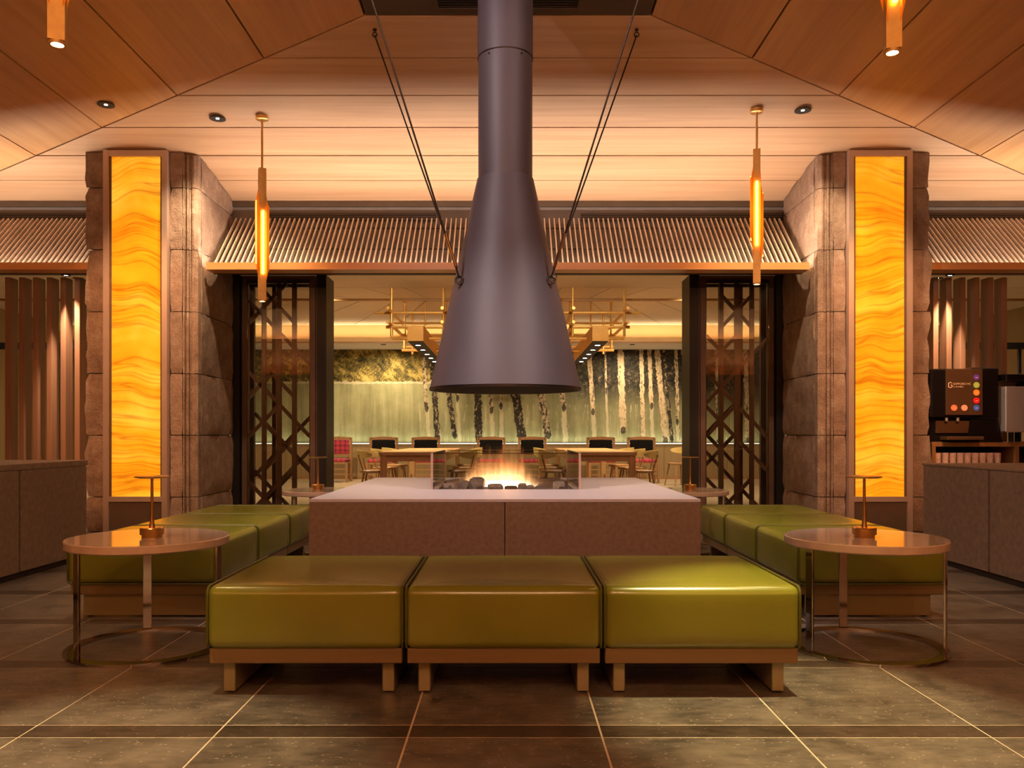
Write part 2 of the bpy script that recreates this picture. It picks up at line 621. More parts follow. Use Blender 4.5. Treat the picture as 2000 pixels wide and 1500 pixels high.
def mural():
    """printed wall picture: pale dead trunks standing in a green pond, foliage behind"""
    D = 19.0
    m, nt, b = new_mat('pond_mural_print')
    g = N(nt, 'ShaderNodeNewGeometry').outputs['Position']
    sp = N(nt, 'ShaderNodeSeparateXYZ')
    L(nt, g, sp.inputs[0])
    x, z = sp.outputs[0], sp.outputs[2]
    v1 = pos_vec(nt, (1, 0, 1))
    fol = noise_n(nt, v1, 3.2, 8, 0.72)
    folf = noise_n(nt, v1, 13, 6, 0.75)
    streak = noise_n(nt, pos_vec(nt, (3.2, 0, 0.25)), 1.6, 5, 0.65)
    streakf = noise_n(nt, pos_vec(nt, (9, 0, 0.5)), 1.6, 4, 0.7)
    water = ramp(nt, math_n(nt, 'ADD', math_n(nt, 'MULTIPLY', streak, 0.6), math_n(nt, 'MULTIPLY', noise_n(nt, v1, 1.4, 6, 0.7), 0.4)),
                 [(0.35, (0.145, 0.130, 0.068)), (0.5, (0.235, 0.222, 0.112)), (0.66, (0.34, 0.31, 0.175))])
    leaves = ramp(nt, math_n(nt, 'ADD', math_n(nt, 'MULTIPLY', fol, 0.55), math_n(nt, 'MULTIPLY', folf, 0.45)),
                  [(0.40, (0.012, 0.010, 0.006)), (0.49, (0.10, 0.075, 0.02)), (0.55, (0.33, 0.24, 0.06)), (0.68, (0.52, 0.40, 0.17))])
    darkf = ramp(nt, math_n(nt, 'ADD', math_n(nt, 'MULTIPLY', fol, 0.35), math_n(nt, 'MULTIPLY', folf, 0.65)),
                 [(0.45, (0.008, 0.007, 0.006)), (0.55, (0.04, 0.032, 0.02)), (0.64, (0.30, 0.22, 0.13))])
    # left bank of bright scrub, sharp shoreline
    shore = math_n(nt, 'ADD', Z(745, D), math_n(nt, 'MULTIPLY', math_n(nt, 'SUBTRACT', folf, 0.5), 0.16))
    above = math_n(nt, 'GREATER_THAN', z, shore)
    col = mixc(nt, above, water, leaves)
    edge = math_n(nt, 'LESS_THAN', math_n(nt, 'ABSOLUTE', math_n(nt, 'SUBTRACT', z, math_n(nt, 'SUBTRACT', shore, 0.03))), 0.025)
    col = mixc(nt, math_n(nt, 'MULTIPLY', edge, 0.6), col, (0.50, 0.42, 0.28))
    # right: dark wood with soft reflection
    rmask = math_n(nt, 'SMOOTHSTEP', X(1040, D), X(1130, D), x) if False else None
    mr = N(nt, 'ShaderNodeMapRange')
    mr.inputs['From Min'].default_value = X(1000, D)
    mr.inputs['From Max'].default_value = X(1140, D)
    L(nt, math_n(nt, 'ADD', x, math_n(nt, 'MULTIPLY', math_n(nt, 'SUBTRACT', fol, 0.5), 1.0)), mr.inputs['Value'])
    mz = N(nt, 'ShaderNodeMapRange')
    mz.inputs['From Min'].default_value = Z(800, D)
    mz.inputs['From Max'].default_value = Z(752, D)
    L(nt, math_n(nt, 'ADD', z, math_n(nt, 'MULTIPLY', math_n(nt, 'SUBTRACT', streakf, 0.5), 0.5)), mz.inputs['Value'])
    mzw = N(nt, 'ShaderNodeMapRange')
    mzw.inputs['From Min'].default_value = Z(860, D)
    mzw.inputs['From Max'].default_value = Z(770, D)
    L(nt, z, mzw.inputs['Value'])
    refl = mixc(nt, math_n(nt, 'MULTIPLY', mzw.outputs[0], 0.8), water, (0.085, 0.075, 0.042))
    right = mixc(nt, mz.outputs[0], refl, darkf)
    col = mixc(nt, mr.outputs[0], col, right)
    # pale vertical reflections of trunks
    refm = math_n(nt, 'MULTIPLY', math_n(nt, 'GREATER_THAN', streakf, 0.60), math_n(nt, 'LESS_THAN', z, Z(790, D)))
    inx = math_n(nt, 'GREATER_THAN', x, X(815, D))
    col = mixc(nt, math_n(nt, 'MULTIPLY', math_n(nt, 'MULTIPLY', refm, inx), 0.55), col, (0.52, 0.43, 0.30))
    trunks = [(827, 690, 834, 800, 7, 0.55), (844, 700, 855, 858, 10, 0.25), (876, 765, 888, 852, 9, 0.25),
              (933, 740, 935, 860, 13, 0.12), (958, 765, 960, 803, 8, 0.6), (1006, 765, 1019, 855, 16, 0.2),
              (1056, 765, 1070, 852, 14, 0.45), (1099, 765, 1101, 799, 9, 0.5), (1151, 690, 1158, 806, 8, 0.75),
              (1211, 680, 1217, 842, 12, 0.8), (1252, 680, 1256, 862, 8, 0.85), (1268, 684, 1272, 795, 7, 0.8),
              (1282, 680, 1300, 862, 11, 0.75), (1296, 690, 1312, 860, 6, 0.2), (1320, 680, 1323, 825, 6, 0.7),
              (892, 765, 893, 780, 6, 0.5), (978, 760, 979, 795, 7, 0.6), (1182, 690, 1184, 765, 4, 0.6),
              (1335, 680, 1345, 862, 9, 0.7), (1365, 680, 1370, 820, 8, 0.7), (1400, 680, 1404, 862, 10, 0.6), (1455, 680, 1460, 862, 9, 0.7)]
    ragn = noise_n(nt, v1, 16, 4, 0.7)
    barkn = noise_n(nt, pos_vec(nt, (5, 0, 3.0)), 3.2, 6, 0.75)
    wig = math_n(nt, 'MULTIPLY', math_n(nt, 'SUBTRACT', noise_n(nt, v1, 4.5, 4, 0.6), 0.5), 0.10)
    for (xa, ya, xb, yb, wd, pale) in trunks:
        x0, z0, x1, z1 = X(xa, D), Z(ya, D), X(xb, D), Z(yb, D)
        k = (x1 - x0) / (z1 - z0)
        cx = math_n(nt, 'ADD', math_n(nt, 'MULTIPLY', math_n(nt, 'SUBTRACT', z, z0), k), x0)
        dx = math_n(nt, 'ABSOLUTE', math_n(nt, 'ADD', math_n(nt, 'SUBTRACT', x, cx), wig))
        hwid = math_n(nt, 'MULTIPLY', math_n(nt, 'ADD', math_n(nt, 'MULTIPLY', ragn, 1.5), 0.30), wd / 2 / F * D)
        core = math_n(nt, 'LESS_THAN', dx, hwid)
        a = core
        zb = math_n(nt, 'GREATER_THAN', z, math_n(nt, 'ADD', wig, z1))
        a = math_n(nt, 'MULTIPLY', a, zb)
        if ya > 720:
            a = math_n(nt, 'MULTIPLY', a, math_n(nt, 'LESS_THAN', z, z0 + 0.1))
        cut = 0.63 - 0.26 * pale
        bark = ramp(nt, barkn, [(cut - 0.06, (0.022, 0.016, 0.011)), (cut + 0.06, (0.43, 0.32, 0.20))])
        # its pale reflection in the water
        if yb < 830:
            below = math_n(nt, 'MULTIPLY', core, math_n(nt, 'LESS_THAN', z, z1))
            col = mixc(nt, math_n(nt, 'MULTIPLY', below, 0.55), col, (0.50, 0.42, 0.28))
        kx = math_n(nt, 'DIVIDE', math_n(nt, 'ADD', wig, math_n(nt, 'SUBTRACT', x, x1)), wd * 0.48 / F * D)
        kz = math_n(nt, 'DIVIDE', math_n(nt, 'SUBTRACT', z, z1 + 0.02), 0.085)
        kr = math_n(nt, 'ADD', math_n(nt, 'MULTIPLY', kx, kx), math_n(nt, 'MULTIPLY', kz, kz))
        knot = math_n(nt, 'LESS_THAN', kr, math_n(nt, 'MULTIPLY', ragn, 1.9))
        col = mixc(nt, a, col, bark)
        col = mixc(nt, math_n(nt, 'MULTIPLY', knot, 0.85), col, (0.02, 0.015, 0.012))
    L(nt, col, b.inputs['Base Color'])
    b.inputs['Roughness'].default_value = 0.75
    b.inputs['Specular IOR Level'].default_value = 0.2
    return m


# ================================================================ setting: floor
floor = struct(MB().box(-7.8, 7.8, -4, 9.72, -0.25, -0.0015).build('floor', M['grout'], smooth=0))
TW = 0.645
PITCH = 0.815
gap = 0.0035
tile_me = MB().cbox(-TW / 2 + gap, TW / 2 - gap, 0.0 + gap, PITCH - 0.115 - gap, -0.02, 0.0, 0.0005).mesh('tile', M['tile'], 0)
band_me = MB().cbox(-TW / 2 + gap, TW / 2 - gap, 0.0 + gap, 0.115 - gap, -0.02, 0.0, 0.0005).mesh('band_tile', M['band'], 0)
for r in range(-2, 9):
    y0 = 2.712 + PITCH * r
    for c in range(-8, 9):
        xx = -0.01 + TW * c
        link('band_tile', band_me, floor, (xx, y0, 0))
        if y0 + PITCH < 9.75:
            link('tile', tile_me, floor, (xx, y0 + 0.115, 0))
floor2 = struct(MB().box(-9.5, 9.5, 9.72, 19.2, -0.25, 0.0).build('floor', M['back_floor'], smooth=0))

# ================================================================ setting: ceiling
H0, D0, X0 = 4.30, 6.44, 1.125
PV, PW, PK = 0.5303, 0.9524, 0.0947      # per board: depth, width, drop
DC = 5.60                                 # depth of the flue, the ceiling is symmetric about it


def hip(n):
    return X0 + PW * n, D0 + PV * n, H0 - PK * n


def ceil_z(x, y):
    n = max(0, (abs(y - DC) - (D0 - DC)) / PV, (abs(x) - X0) / PW)
    return H0 - PK * n


ceiling = struct(MB().box(-7.9, 7.9, -4.0, 9.75, 4.42, 4.5).build('ceiling', M['panel_brown'], smooth=0))
G = 0.009


def slab(pts, name, mat, t=0.03):
    """a board from four (x, y) corners lying on the folded ceiling"""
    mb = MB()
    lo = [(p[0], p[1], p[2]) for p in pts]
    hi = [(p[0], p[1], p[2] + t) for p in pts]
    mb.add(lo + hi, [(3, 2, 1, 0), (4, 5, 6, 7), (0, 1, 5, 4), (1, 2, 6, 5), (2, 3, 7, 6), (3, 0, 4, 7)])
    return mb.build(name, mat, ceiling, smooth=0)


def inset(pts, g):
    """shrink a convex quad in plan by g, keeping the slope"""
    n = len(pts)
    P2 = [Vector((p[0], p[1])) for p in pts]
    area = sum(P2[i].x * P2[(i + 1) % n].y - P2[(i + 1) % n].x * P2[i].y for i in range(n))
    s = 1 if area > 0 else -1
    lines = []
    for i in range(n):
        d = (P2[(i + 1) % n] - P2[i]).normalized()
        nrm = Vector((-d.y, d.x)) * s
        lines.append((P2[i] + nrm * g, d))
    # plane z = a x + b y + c through the first three points
    a_, b_, c_ = Vector(pts[0]), Vector(pts[1]), Vector(pts[2])
    nn = (b_ - a_).cross(c_ - a_)
    out = []
    for i in range(n):
        p, d = lines[i - 1]
        q, e = lines[i]
        cr = d.x * e.y - d.y * e.x
        t = ((q - p).x * e.y - (q - p).y * e.x) / cr
        r_ = p + d * t
        zz = a_.z - (nn.x * (r_.x - a_.x) + nn.y * (r_.y - a_.y)) / nn.z
        out.append((r_.x, r_.y, zz))
    return out


for n in range(6):
    xa, ya, za = hip(n)
    xb, yb, zb = hip(n + 1)
    for side in (1, -1):
        fy = (lambda y: y) if side == 1 else (lambda y: 2 * DC - y)
        q = [(-xa, fy(ya), za), (xa, fy(ya), za), (xb, fy(yb), zb), (-xb, fy(yb), zb)]
        slab(inset(q, G), 'ceiling_board', M['ceil_x'])
    for s in (1, -1):
        q = [(s * xa, ya, za), (s * xb, yb, zb), (s * xb, 2 * DC - yb, zb), (s * xa, 2 * DC - ya, za)]
        slab(inset(q, G), 'ceiling_board', M['ceil_y'])
x6, y6, z6 = hip(6)
for s in (1, -1):
    q = [(s * x6, y6, z6), (s * 7.85, y6, z6 - 0.1), (s * 7.85, 2 * DC - y6, z6 - 0.1), (s * x6, 2 * DC - y6, z6)]
    slab(inset(q, G), 'ceiling_board', M['ceil_y'])
cf = 2 * DC - y6
for i in range(9):
    slab([(-7.85, cf - 0.62 * i - G, z6), (7.85, cf - 0.62 * i - G, z6), (7.85, cf - 0.62 * (i + 1) + G, z6), (-7.85, cf - 0.62 * (i + 1) + G, z6)],
         'ceiling_board', M['ceil_x'])
# dark square panel around the flue with its two air grilles
q = [(-X0, D0, H0), (X0, D0, H0), (X0, 2 * DC - D0, H0), (-X0, 2 * DC - D0, H0)]
slab(inset(q, G), 'flue_panel', M['panel_brown'], 0.02)
for k, yy in enumerate((DC + 0.62, DC - 0.62)):
    vt = thing('ceiling_grille', 'black slotted air grille in the dark ceiling panel ' + ('behind the flue' if k == 0 else 'in front of the flue'),
               'air vent', (0, yy, H0), group='ceiling air grilles')
    MB().box(-0.55, 0.55, -0.11, -0.095, -0.012, 0.0).box(-0.55, 0.55, 0.095, 0.11, -0.012, 0).box(-0.55, -0.535, -0.095, 0.095, -0.012, 0) \
        .box(0.535, 0.55, -0.095, 0.095, -0.012, 0).build('frame', M['panel_brown'], vt, smooth=0)
    for i in range(5):
        MB().box(-0.535, 0.535, -0.08 + 0.036 * i, -0.068 + 0.036 * i, -0.008, -0.001).build('slat', M['black'], vt, smooth=0)

# ================================================================ setting: walls
struct(MB().box(-7.95, -7.85, -4, 9.62, -0.01, 4.42).build('wall_left', M['wall_dark'], smooth=0))
struct(MB().box(7.85, 7.95, -4, 9.62, -0.01, 4.42).build('wall_right', M['wall_dark'], smooth=0))
struct(MB().box(-7.95, 7.95, -4.1, -4, -0.01, 4.42).build('wall_front', M['wall_dark'], smooth=0))
wall_back = struct(MB().box(-9.5, 9.5, 9.62, 9.74, 2.90, 4.42).build('wall_back', M['wall_grey'], smooth=0))
MB().box(-3.2, 3.2, 9.50, 9.62, 2.885, 2.925).build('door_track', M['black'], wall_back, smooth=0)
# curved shadow gap where boards meet the wall
MB().box(-7.8, 7.8, 9.57, 9.615, 3.675, 3.735).build('shadow_trim', M['panel_brown'], wall_back, smooth=0)
# black linear air slots in the wall above the louvres
for (xa, xb) in ((X(525, 9.6), X(852, 9.6)), (X(1135, 9.6), X(1535, 9.6)), (-7.4, -4.5), (4.5, 7.4)):
    sl = MB().box(xa, xb, 9.596, 9.619, 3.515, 3.60).build('air_slot', M['black'], wall_back, smooth=0)
    for i in range(3):
        MB().box(xa, xb, 9.588, 9.596, 3.528 + 0.026 * i, 3.534 + 0.026 * i).build('slot_blade', M['lattice'], sl, smooth=0)

# ================================================================ louvre canopies
SL_TOP, SL_BOT = (9.47, 3.51), (8.74, 2.815)


def canopy(xa, xb, label):
    cx = (xa + xb) / 2
    t = thing('louvre_canopy', label, 'canopy', (cx, 8.6, 2.74), group='louvred canopies over the openings')
    hw = (xb - xa) / 2
    # wooden edge: a shallow channel that hides the cove lamp
    MB().box(-hw, hw, 0.0, 0.022, 0.0, 0.075).box(-hw, hw, 0.022, 0.26, 0.0, 0.016).build('edge_board', M['edge'], t, smooth=0)
    MB().prism([(0.24, -0.004), (0.96, 0.145), (0.96, 0.16), (0.24, 0.012)], -hw, hw, 'X').build('soffit', M['wall_dark'], t, smooth=0)
    # backing boards
    dy, dz = SL_TOP[0] - SL_BOT[0], SL_TOP[1] - SL_BOT[1]
    ln = math.hypot(dy, dz)
    u = (dy / ln, dz / ln)
    nrm = (u[1], -u[0])
    oy, oz = SL_BOT[0] - 8.6, SL_BOT[1] - 2.74

    def P(s, h):   # distance along the slope, depth behind the slat line
        return (oy + u[0] * s + nrm[0] * h, oz + u[1] * s + nrm[1] * h)
    cuts = [0.0, 0.40, 0.42, 0.86, 0.88, ln]
    for a, b in ((0.0, 0.43), (0.455, 0.885), (0.91, ln)):
        MB().prism([P(a, 0.07), P(b, 0.07), P(b, 0.085), P(a, 0.085)], -hw, hw, 'X').build('backing_board', M['slat_back'], t, smooth=0)
    MB().prism([P(0, 0.10), P(ln, 0.10), P(ln, 0.11), P(0, 0.11)], -hw, hw, 'X').build('backing_sheet', M['dark_joint'], t, smooth=0)
    # slats
    me = MB().prism([P(0, 0), P(ln, 0), P(ln, 0.030), P(0, 0.030)], -0.0065, 0.0065, 'X').mesh('slat', M['slat'], 0)
    n = int(round((xb - xa) / 0.0565))
    for i in range(n):
        link('slat', me, t, (-hw + (xb - xa) * (i + 0.5) / n, 0, 0))
    # cove lamp in the channel
    cl = MB().box(-hw + 0.02, hw - 0.02, 0.045, 0.075, 0.017, 0.027).build('cove_lamp', M['print_light'], t, smooth=0)
    ld = bpy.data.lights.new('cove_light', 'AREA')
    ld.shape = 'RECTANGLE'
    ld.size = 2 * hw - 0.06
    ld.size_y = 0.02
    ld.energy = COVE_W * 2 * hw
    ld.color = COVE_COL
    lo = bpy.data.objects.new('cove_light', ld)
    C.objects.link(lo)
    lo.parent = t
    lo.location = (0, 0.06, 0.030)
    lo.rotation_euler = (R(180), 0, 0)
    return t


canopy(-3.17, 3.165, 'long louvred wooden canopy over the central opening, between the pillars')
canopy(-7.6, -4.395, 'louvred wooden canopy left of the left stone pillar')
canopy(4.375, 7.6, 'louvred wooden canopy right of the right stone pillar')

# ================================================================ stone pillars
COURSE = [0.0, 0.358, 1.0, 1.640, 2.282, 2.925, 3.565, 4.02]


def rough_face_box(x0, x1, y0, y1, z0, z1, amp, seed, o, step=0.10, bev=0.009):
    """block whose faces are gridded and pushed about by noise; top follows the ceiling"""
    mb = MB()
    lo = (x0, y0, z0)
    hi = (x1, y1, z1)
    nn = [max(1, int(round((hi[k] - lo[k]) / step))) for k in range(3)]

    def disp(p):
        q = Vector(p)
        ctr = Vector(((x0 + x1) / 2, (y0 + y1) / 2, (z0 + z1) / 2))
        d = Vector((0, 0, 0))
        hs = [(hi[k] - lo[k]) / 2 for k in range(3)]
        e = [abs(q[k] - ctr[k]) / hs[k] for k in range(3)]
        for k in (0, 1):
            if e[k] > 0.999:
                s = 1 if q[k] > ctr[k] else -1
                nv = noise.noise(q * 5.0 + Vector((seed, 0, 0))) * 0.7 + noise.noise(q * 13.0 + Vector((0, seed, 0))) * 0.45
                d[k] += s * (nv * amp - (bev if e[2] > 0.999 else 0))
        r_ = q + d
        if e[2] > 0.999:
            r_.z += (-bev * 0.5 if q.z > ctr.z else bev * 0.5)
        r_.z = min(r_.z, ceil_z(r_.x, r_.y) - 0.006)
        return (r_.x - o[0], r_.y - o[1], r_.z - o[2])
    for ax in range(3):
        u, v_ = [(1, 2), (2, 0), (0, 1)][ax]
        for e in (lo[ax], hi[ax]):
            vs_ = []
            for i in range(nn[u] + 1):
                for j in range(nn[v_] + 1):
                    p = [0, 0, 0]
                    p[ax] = e
                    p[u] = lo[u] + (hi[u] - lo[u]) * i / nn[u]
                    p[v_] = lo[v_] + (hi[v_] - lo[v_]) * j / nn[v_]
                    vs_.append(disp(p))
            n2 = nn[v_] + 1
            mb.add(vs_, [(i * n2 + j, (i + 1) * n2 + j, (i + 1) * n2 + j + 1, i * n2 + j + 1)
                         for i in range(nn[u]) for j in range(nn[v_])])
    return mb


def pillar(s, label, seed):
    o = (s * 3.79, 8.49, 0)
    t = thing('stone_pillar', label, 'pillar', o, group='stone pillars with lit onyx')

    def rng(a, b):
        return (min(s * a, s * b), max(s * a, s * b))
    for k in range(7):
        z0, z1 = COURSE[k], COURSE[k + 1]
        a, b = rng(4.165, 4.37)
        rough_face_box(a, b, 8.49, 9.58, z0, z1, 0.032, seed + k, o, 0.09).build('stone_block', M['stone'], t, smooth=50)
        a, b = rng(3.372, 3.50)
        rough_face_box(a, b, 8.485, 8.75, z0, z1, 0.012, seed + k + 9, o, 0.09).build('stone_block', M['stone'], t, smooth=50)
        # fluted corner
        prof = [(3.368, 8.490), (3.352, 8.490), (3.352, 8.520), (3.328, 8.520), (3.328, 8.494), (3.310, 8.494), (3.310, 8.530),
                (3.278, 8.530), (3.278, 8.505), (3.258, 8.505), (3.225, 8.530), (3.222, 8.60), (3.368, 8.60)]
        zt = min(z1 - 0.004, ceil_z(3.3, 8.6) - 0.006)
        MB().prism([(s * p[0] - o[0], p[1] - o[1]) for p in prof], z0 + 0.003, zt).build('fluted_block', M['stone'], t, smooth=0)
        a, b = rng(3.215, 3.42)
        rough_face_box(a, b, 8.605, 9.50, z0, z1, 0.026, seed + k + 20, o, 0.10).build('stone_block', M['stone'], t, smooth=50)
        a, b = rng(3.222, 3.42)
        rough_face_box(a, b, 9.505, 9.60, z0, z1, 0.012, seed + k + 31, o, 0.10).build('stone_block', M['stone'], t, smooth=50)
    a, b = rng(3.26, 4.32)
    MB().box(a - o[0], b - o[0], 0.125, 1.10, 0, 3.70).build('core', M['wall_dark'], t, smooth=0)
    # bronze frame, onyx slab, kick panel
    xl, xr = 4.160 , 3.503
    zt = ceil_z(0, 8.40) - 0.02
    fr = MB()
    def fb(a, b, y0, y1, z0, z1):
        aa, bb = rng(a, b)
        fr.box(aa - o[0], bb - o[0], y0, y1, z0, z1)
    fb(xl, xl - 0.055, -0.075, 0.06, 0.0, zt)
    fb(xr, xr + 0.055, -0.075, 0.06, 0.0, zt)
    fb(xl - 0.055, xr + 0.055, -0.072, 0.06, zt - 0.062, zt)
    fb(xl - 0.055, xr + 0.055, -0.072, 0.06, 0.315, 0.368)
    fr.build('frame', M['frame'], t, smooth=0)
    fr = MB()
    fb(xl - 0.055, xl - 0.075, -0.055, 0.05, 0.368, zt - 0.062)
    fb(xr + 0.055, xr + 0.075, -0.055, 0.05, 0.368, zt - 0.062)
    fr.build('frame_liner', M['kick_panel'], t, smooth=0)
    fr = MB()
    fb(xl - 0.075, xr + 0.075, -0.040, -0.010, 0.368, zt - 0.062)
    fr.build('onyx_panel', onyx(seed), t, smooth=0)['label'] = 'glowing amber onyx panel with wavy veins'
    fr = MB()
    fb(xl - 0.055, xr + 0.055, -0.060, -0.030, 0.02, 0.312)
    fr.build('kick_panel', M['kick_panel'], t, smooth=0)
    return t


pillar(-1, 'left brown stone pillar with a glowing amber onyx panel', 3.0)
pillar(1, 'right brown stone pillar with a glowing amber onyx panel', 11.0)

# ================================================================ wooden fins beside the pillars
for s, px0, lab in ((-1, [14.6, 42, 69, 96, 123, 150.5], 'left'), (1, [1828, 1854, 1881, 1908.5, 1935.5, 1962], 'right')):
    for i, p in enumerate(px0):
        x = X(p, 9.0)
        order = ['first', 'second', 'third', 'fourth', 'fifth', 'sixth']
        k = (5 - i) if s < 0 else i
        fo = MB().cbox(-0.029, 0.029, 0.0, 0.15, 0.0, 2.735, 0.003).build('wooden_fin', M['fin'], None, (x, 9.0, 0), smooth=0)
        tag(fo, 'tall walnut fin, %s one out from the %s stone pillar' % (order[k], lab), 'fin', 'fins beside the %s pillar' % lab)
    # fixed wall return next to the pillar, and a small downlight over the fins
    dl = thing('fin_downlight', 'small downlight over the fins beside the %s pillar' % lab, 'downlight', (s * 4.78, 8.86, 2.735), group='fin downlights')
    MB().lathe([(0.045, 0), (0.045, -0.012), (0.034, -0.012), (0.030, -0.002)], n=20).build('ring', M['black'], dl)
    MB().lathe([(0.0, -0.004), (0.029, -0.004)], n=16).build('lens', M['spot_glow'], dl)
    spot(dl, (0, 0, -0.02), (0.0, 0.13, -1.0), 320, (1.0, 0.72, 0.48), 46, 0.9, 0.02)

# ================================================================ dining room shell
BD = 19.0
CEZ = 3.34
BX = 9.4
struct(MB().box(-BX - 0.1, -BX, 9.74, BD, 0, 4.4).build('wall_left', M['wainscot'], smooth=0))
struct(MB().box(BX, BX + 0.1, 9.74, BD, 0, 4.4).build('wall_right', M['wainscot'], smooth=0))
rear = struct(MB().box(-BX, BX, BD, BD + 0.1, 0, 4.4).build('wall_rear', M['wall_dark'], smooth=0))
mu = MB().box(-8.2, 8.2, -0.025, 0, 0, 2.98 - 0.835).build('wall_mural', mural(), None, (0, BD - 0.002, 0.835), smooth=0)
tag(mu, 'wide printed mural of pale dead trunks standing in a green pond', 'mural')
# wainscot planks, ledge and glowing strip
wn = struct(MB().box(-BX, BX, BD - 0.30, BD - 0.02, 0.0, 0.78).build('trim_1', M['dark_joint'], smooth=0), 'oak wainscot below the mural')
for i in range(26):
    MB().box(-BX + 0.72 * i + 0.003, -BX + 0.72 * (i + 1) - 0.003, BD - 0.32, BD - 0.30, 0.06, 0.775).build('plank', M['wainscot'], wn, smooth=0)
MB().box(-BX, BX, BD - 0.34, BD - 0.18, 0.775, 0.80).build('ledge', M['wainscot'], wn, smooth=0)
MB().box(-BX, BX, BD - 0.325, BD - 0.30, 0.0, 0.06).build('skirting', M['chair_wood'], wn, smooth=0)
st = tag(MB().box(-8.2, 8.2, -0.02, 0.02, 0, 0.02).build('strip_light', M['mural_strip'], None, (0, BD - 0.12, 0.800), smooth=0),
         'pale green strip light glowing along the foot of the mural', 'strip light')
ld = bpy.data.lights.new('strip_glow', 'AREA')
ld.shape = 'RECTANGLE'
ld.size = 16.0
ld.size_y = 0.03
ld.energy = 26
ld.color = (0.88, 1.0, 0.72)
lo = bpy.data.objects.new('strip_glow', ld)
C.objects.link(lo)
lo.parent = st
lo.location = (0, -0.01, 0.03)
lo.rotation_euler = (R(180), 0, 0)

ceil2 = struct(MB().box(-BX, BX, 9.74, BD, 4.30, 4.40).build('ceiling', M['white_ceiling'], smooth=0), 'pale dining room ceiling')


def bpanel(p, name='ceiling_panel', mat='white_ceiling'):
    q = inset([(a, b, CEZ) for a, b in p], 0.008)
    mb = MB()
    mb.add([(a, b, CEZ) for a, b, c in q] + [(a, b, CEZ + 0.02) for a, b, c in q],
           [(3, 2, 1, 0), (4, 5, 6, 7), (0, 1, 5, 4), (1, 2, 6, 5), (2, 3, 7, 6), (3, 0, 4, 7)])
    mb.build(name, M[mat], ceil2, smooth=0)


MB().box(-BX, BX, 9.74, 17.4, CEZ + 0.02, CEZ + 0.04).build('ceiling_backing', M['chair_wood'], ceil2, smooth=0)
xs0 = [-9.4, -5.2, -0.72, 0.72, 5.2, 9.4]
for a, b in zip(xs0[:-1], xs0[1:]):
    bpanel([(a, 9.76), (b, 9.76), (b, 13.0), (a, 13.0)])
xa = [-9.4, -6.5, -5.0, -3.4, -2.28, -1.64, -0.85, 0.85, 1.64, 2.28, 3.4, 5.0, 6.5, 9.4]
xb = [-9.4, -6.2, -4.4, -2.7, -1.82, -1.38, -0.75, 0.75, 1.38, 1.82, 2.7, 4.4, 6.2, 9.4]
for i in range(len(xa) - 1):
    bpanel([(xa[i], 13.0), (xa[i + 1], 13.0), (xb[i + 1], 14.05), (xb[i], 14.05)])
MB().box(-BX, BX, 14.06, 14.16, CEZ - 0.03, CEZ + 0.02).build('ceiling_batten', M['table_wood'], ceil2, smooth=0)
xc = [-9.4, -5.2, -3.6, -2.5, -1.92, -1.40, -0.8, 0.8, 1.40, 1.92, 2.5, 3.6, 5.2, 9.4]
xd = [-9.4, -8.0, -6.2, -4.4, -3.28, -2.35, -1.3, 1.3, 2.35, 3.28, 4.4, 6.2, 8.0, 9.4]
for i in range(len(xc) - 1):
    bpanel([(xc[i], 14.17), (xc[i + 1], 14.17), (xd[i + 1], 17.40), (xd[i], 17.40)])
# beam with cove
bm_ = struct(MB().box(-BX, BX, 17.40, 17.55, 2.98, 3.08).build('trim_2', M['beam_yellow'], smooth=0), 'dropped beam with cove light')
MB().box(-BX, BX, 17.55, BD, 2.985, 3.02).build('soffit', M['white_ceiling'], bm_, smooth=0)
MB().box(-BX, BX, 17.9, 17.95, 3.02, 4.3).build('cove_back', M['beam_yellow'], bm_, smooth=0)
MB().box(-BX, BX, 17.38, 17.40, 2.955, 2.985).build('bead', M['chair_wood'], bm_, smooth=0)
ld = bpy.data.lights.new('cove_glow', 'AREA')
ld.shape = 'RECTANGLE'
ld.size = 18
ld.size_y = 0.04
ld.energy = 220
ld.color = (1.0, 0.74, 0.38)
lo = bpy.data.objects.new('cove_glow', ld)
C.objects.link(lo)
lo.parent = bm_
lo.location = (0, 17.62, 3.06)
lo.rotation_euler = (R(180 + 12), 0, 0)


# ceiling downlights (dining room)
def downlight(loc, label, watts=0, aim=(0, 0, -1), col=DOWN_COL, size=70, rad=0.045, group='ceiling downlights', ring='black', glow='spot_glow', blend=0.7):
    t = thing('ceiling_downlight', label, 'downlight', loc, group=group)
    MB().lathe([(rad * 1.5, 0.0), (rad * 1.5, -0.008), (rad * 1.25, -0.010), (rad * 0.45, -0.002), (rad * 0.3, -0.001)], n=24).build('ring', M[ring], t)
    MB().lathe([(0.0, -0.003), (rad * 0.32, -0.003)], n=16).build('lens', M[glow], t)
    if watts:
        spot(t, (0, 0, -0.03), (aim[0], aim[1], aim[2]), watts, col, size, blend, 0.03)
    return t


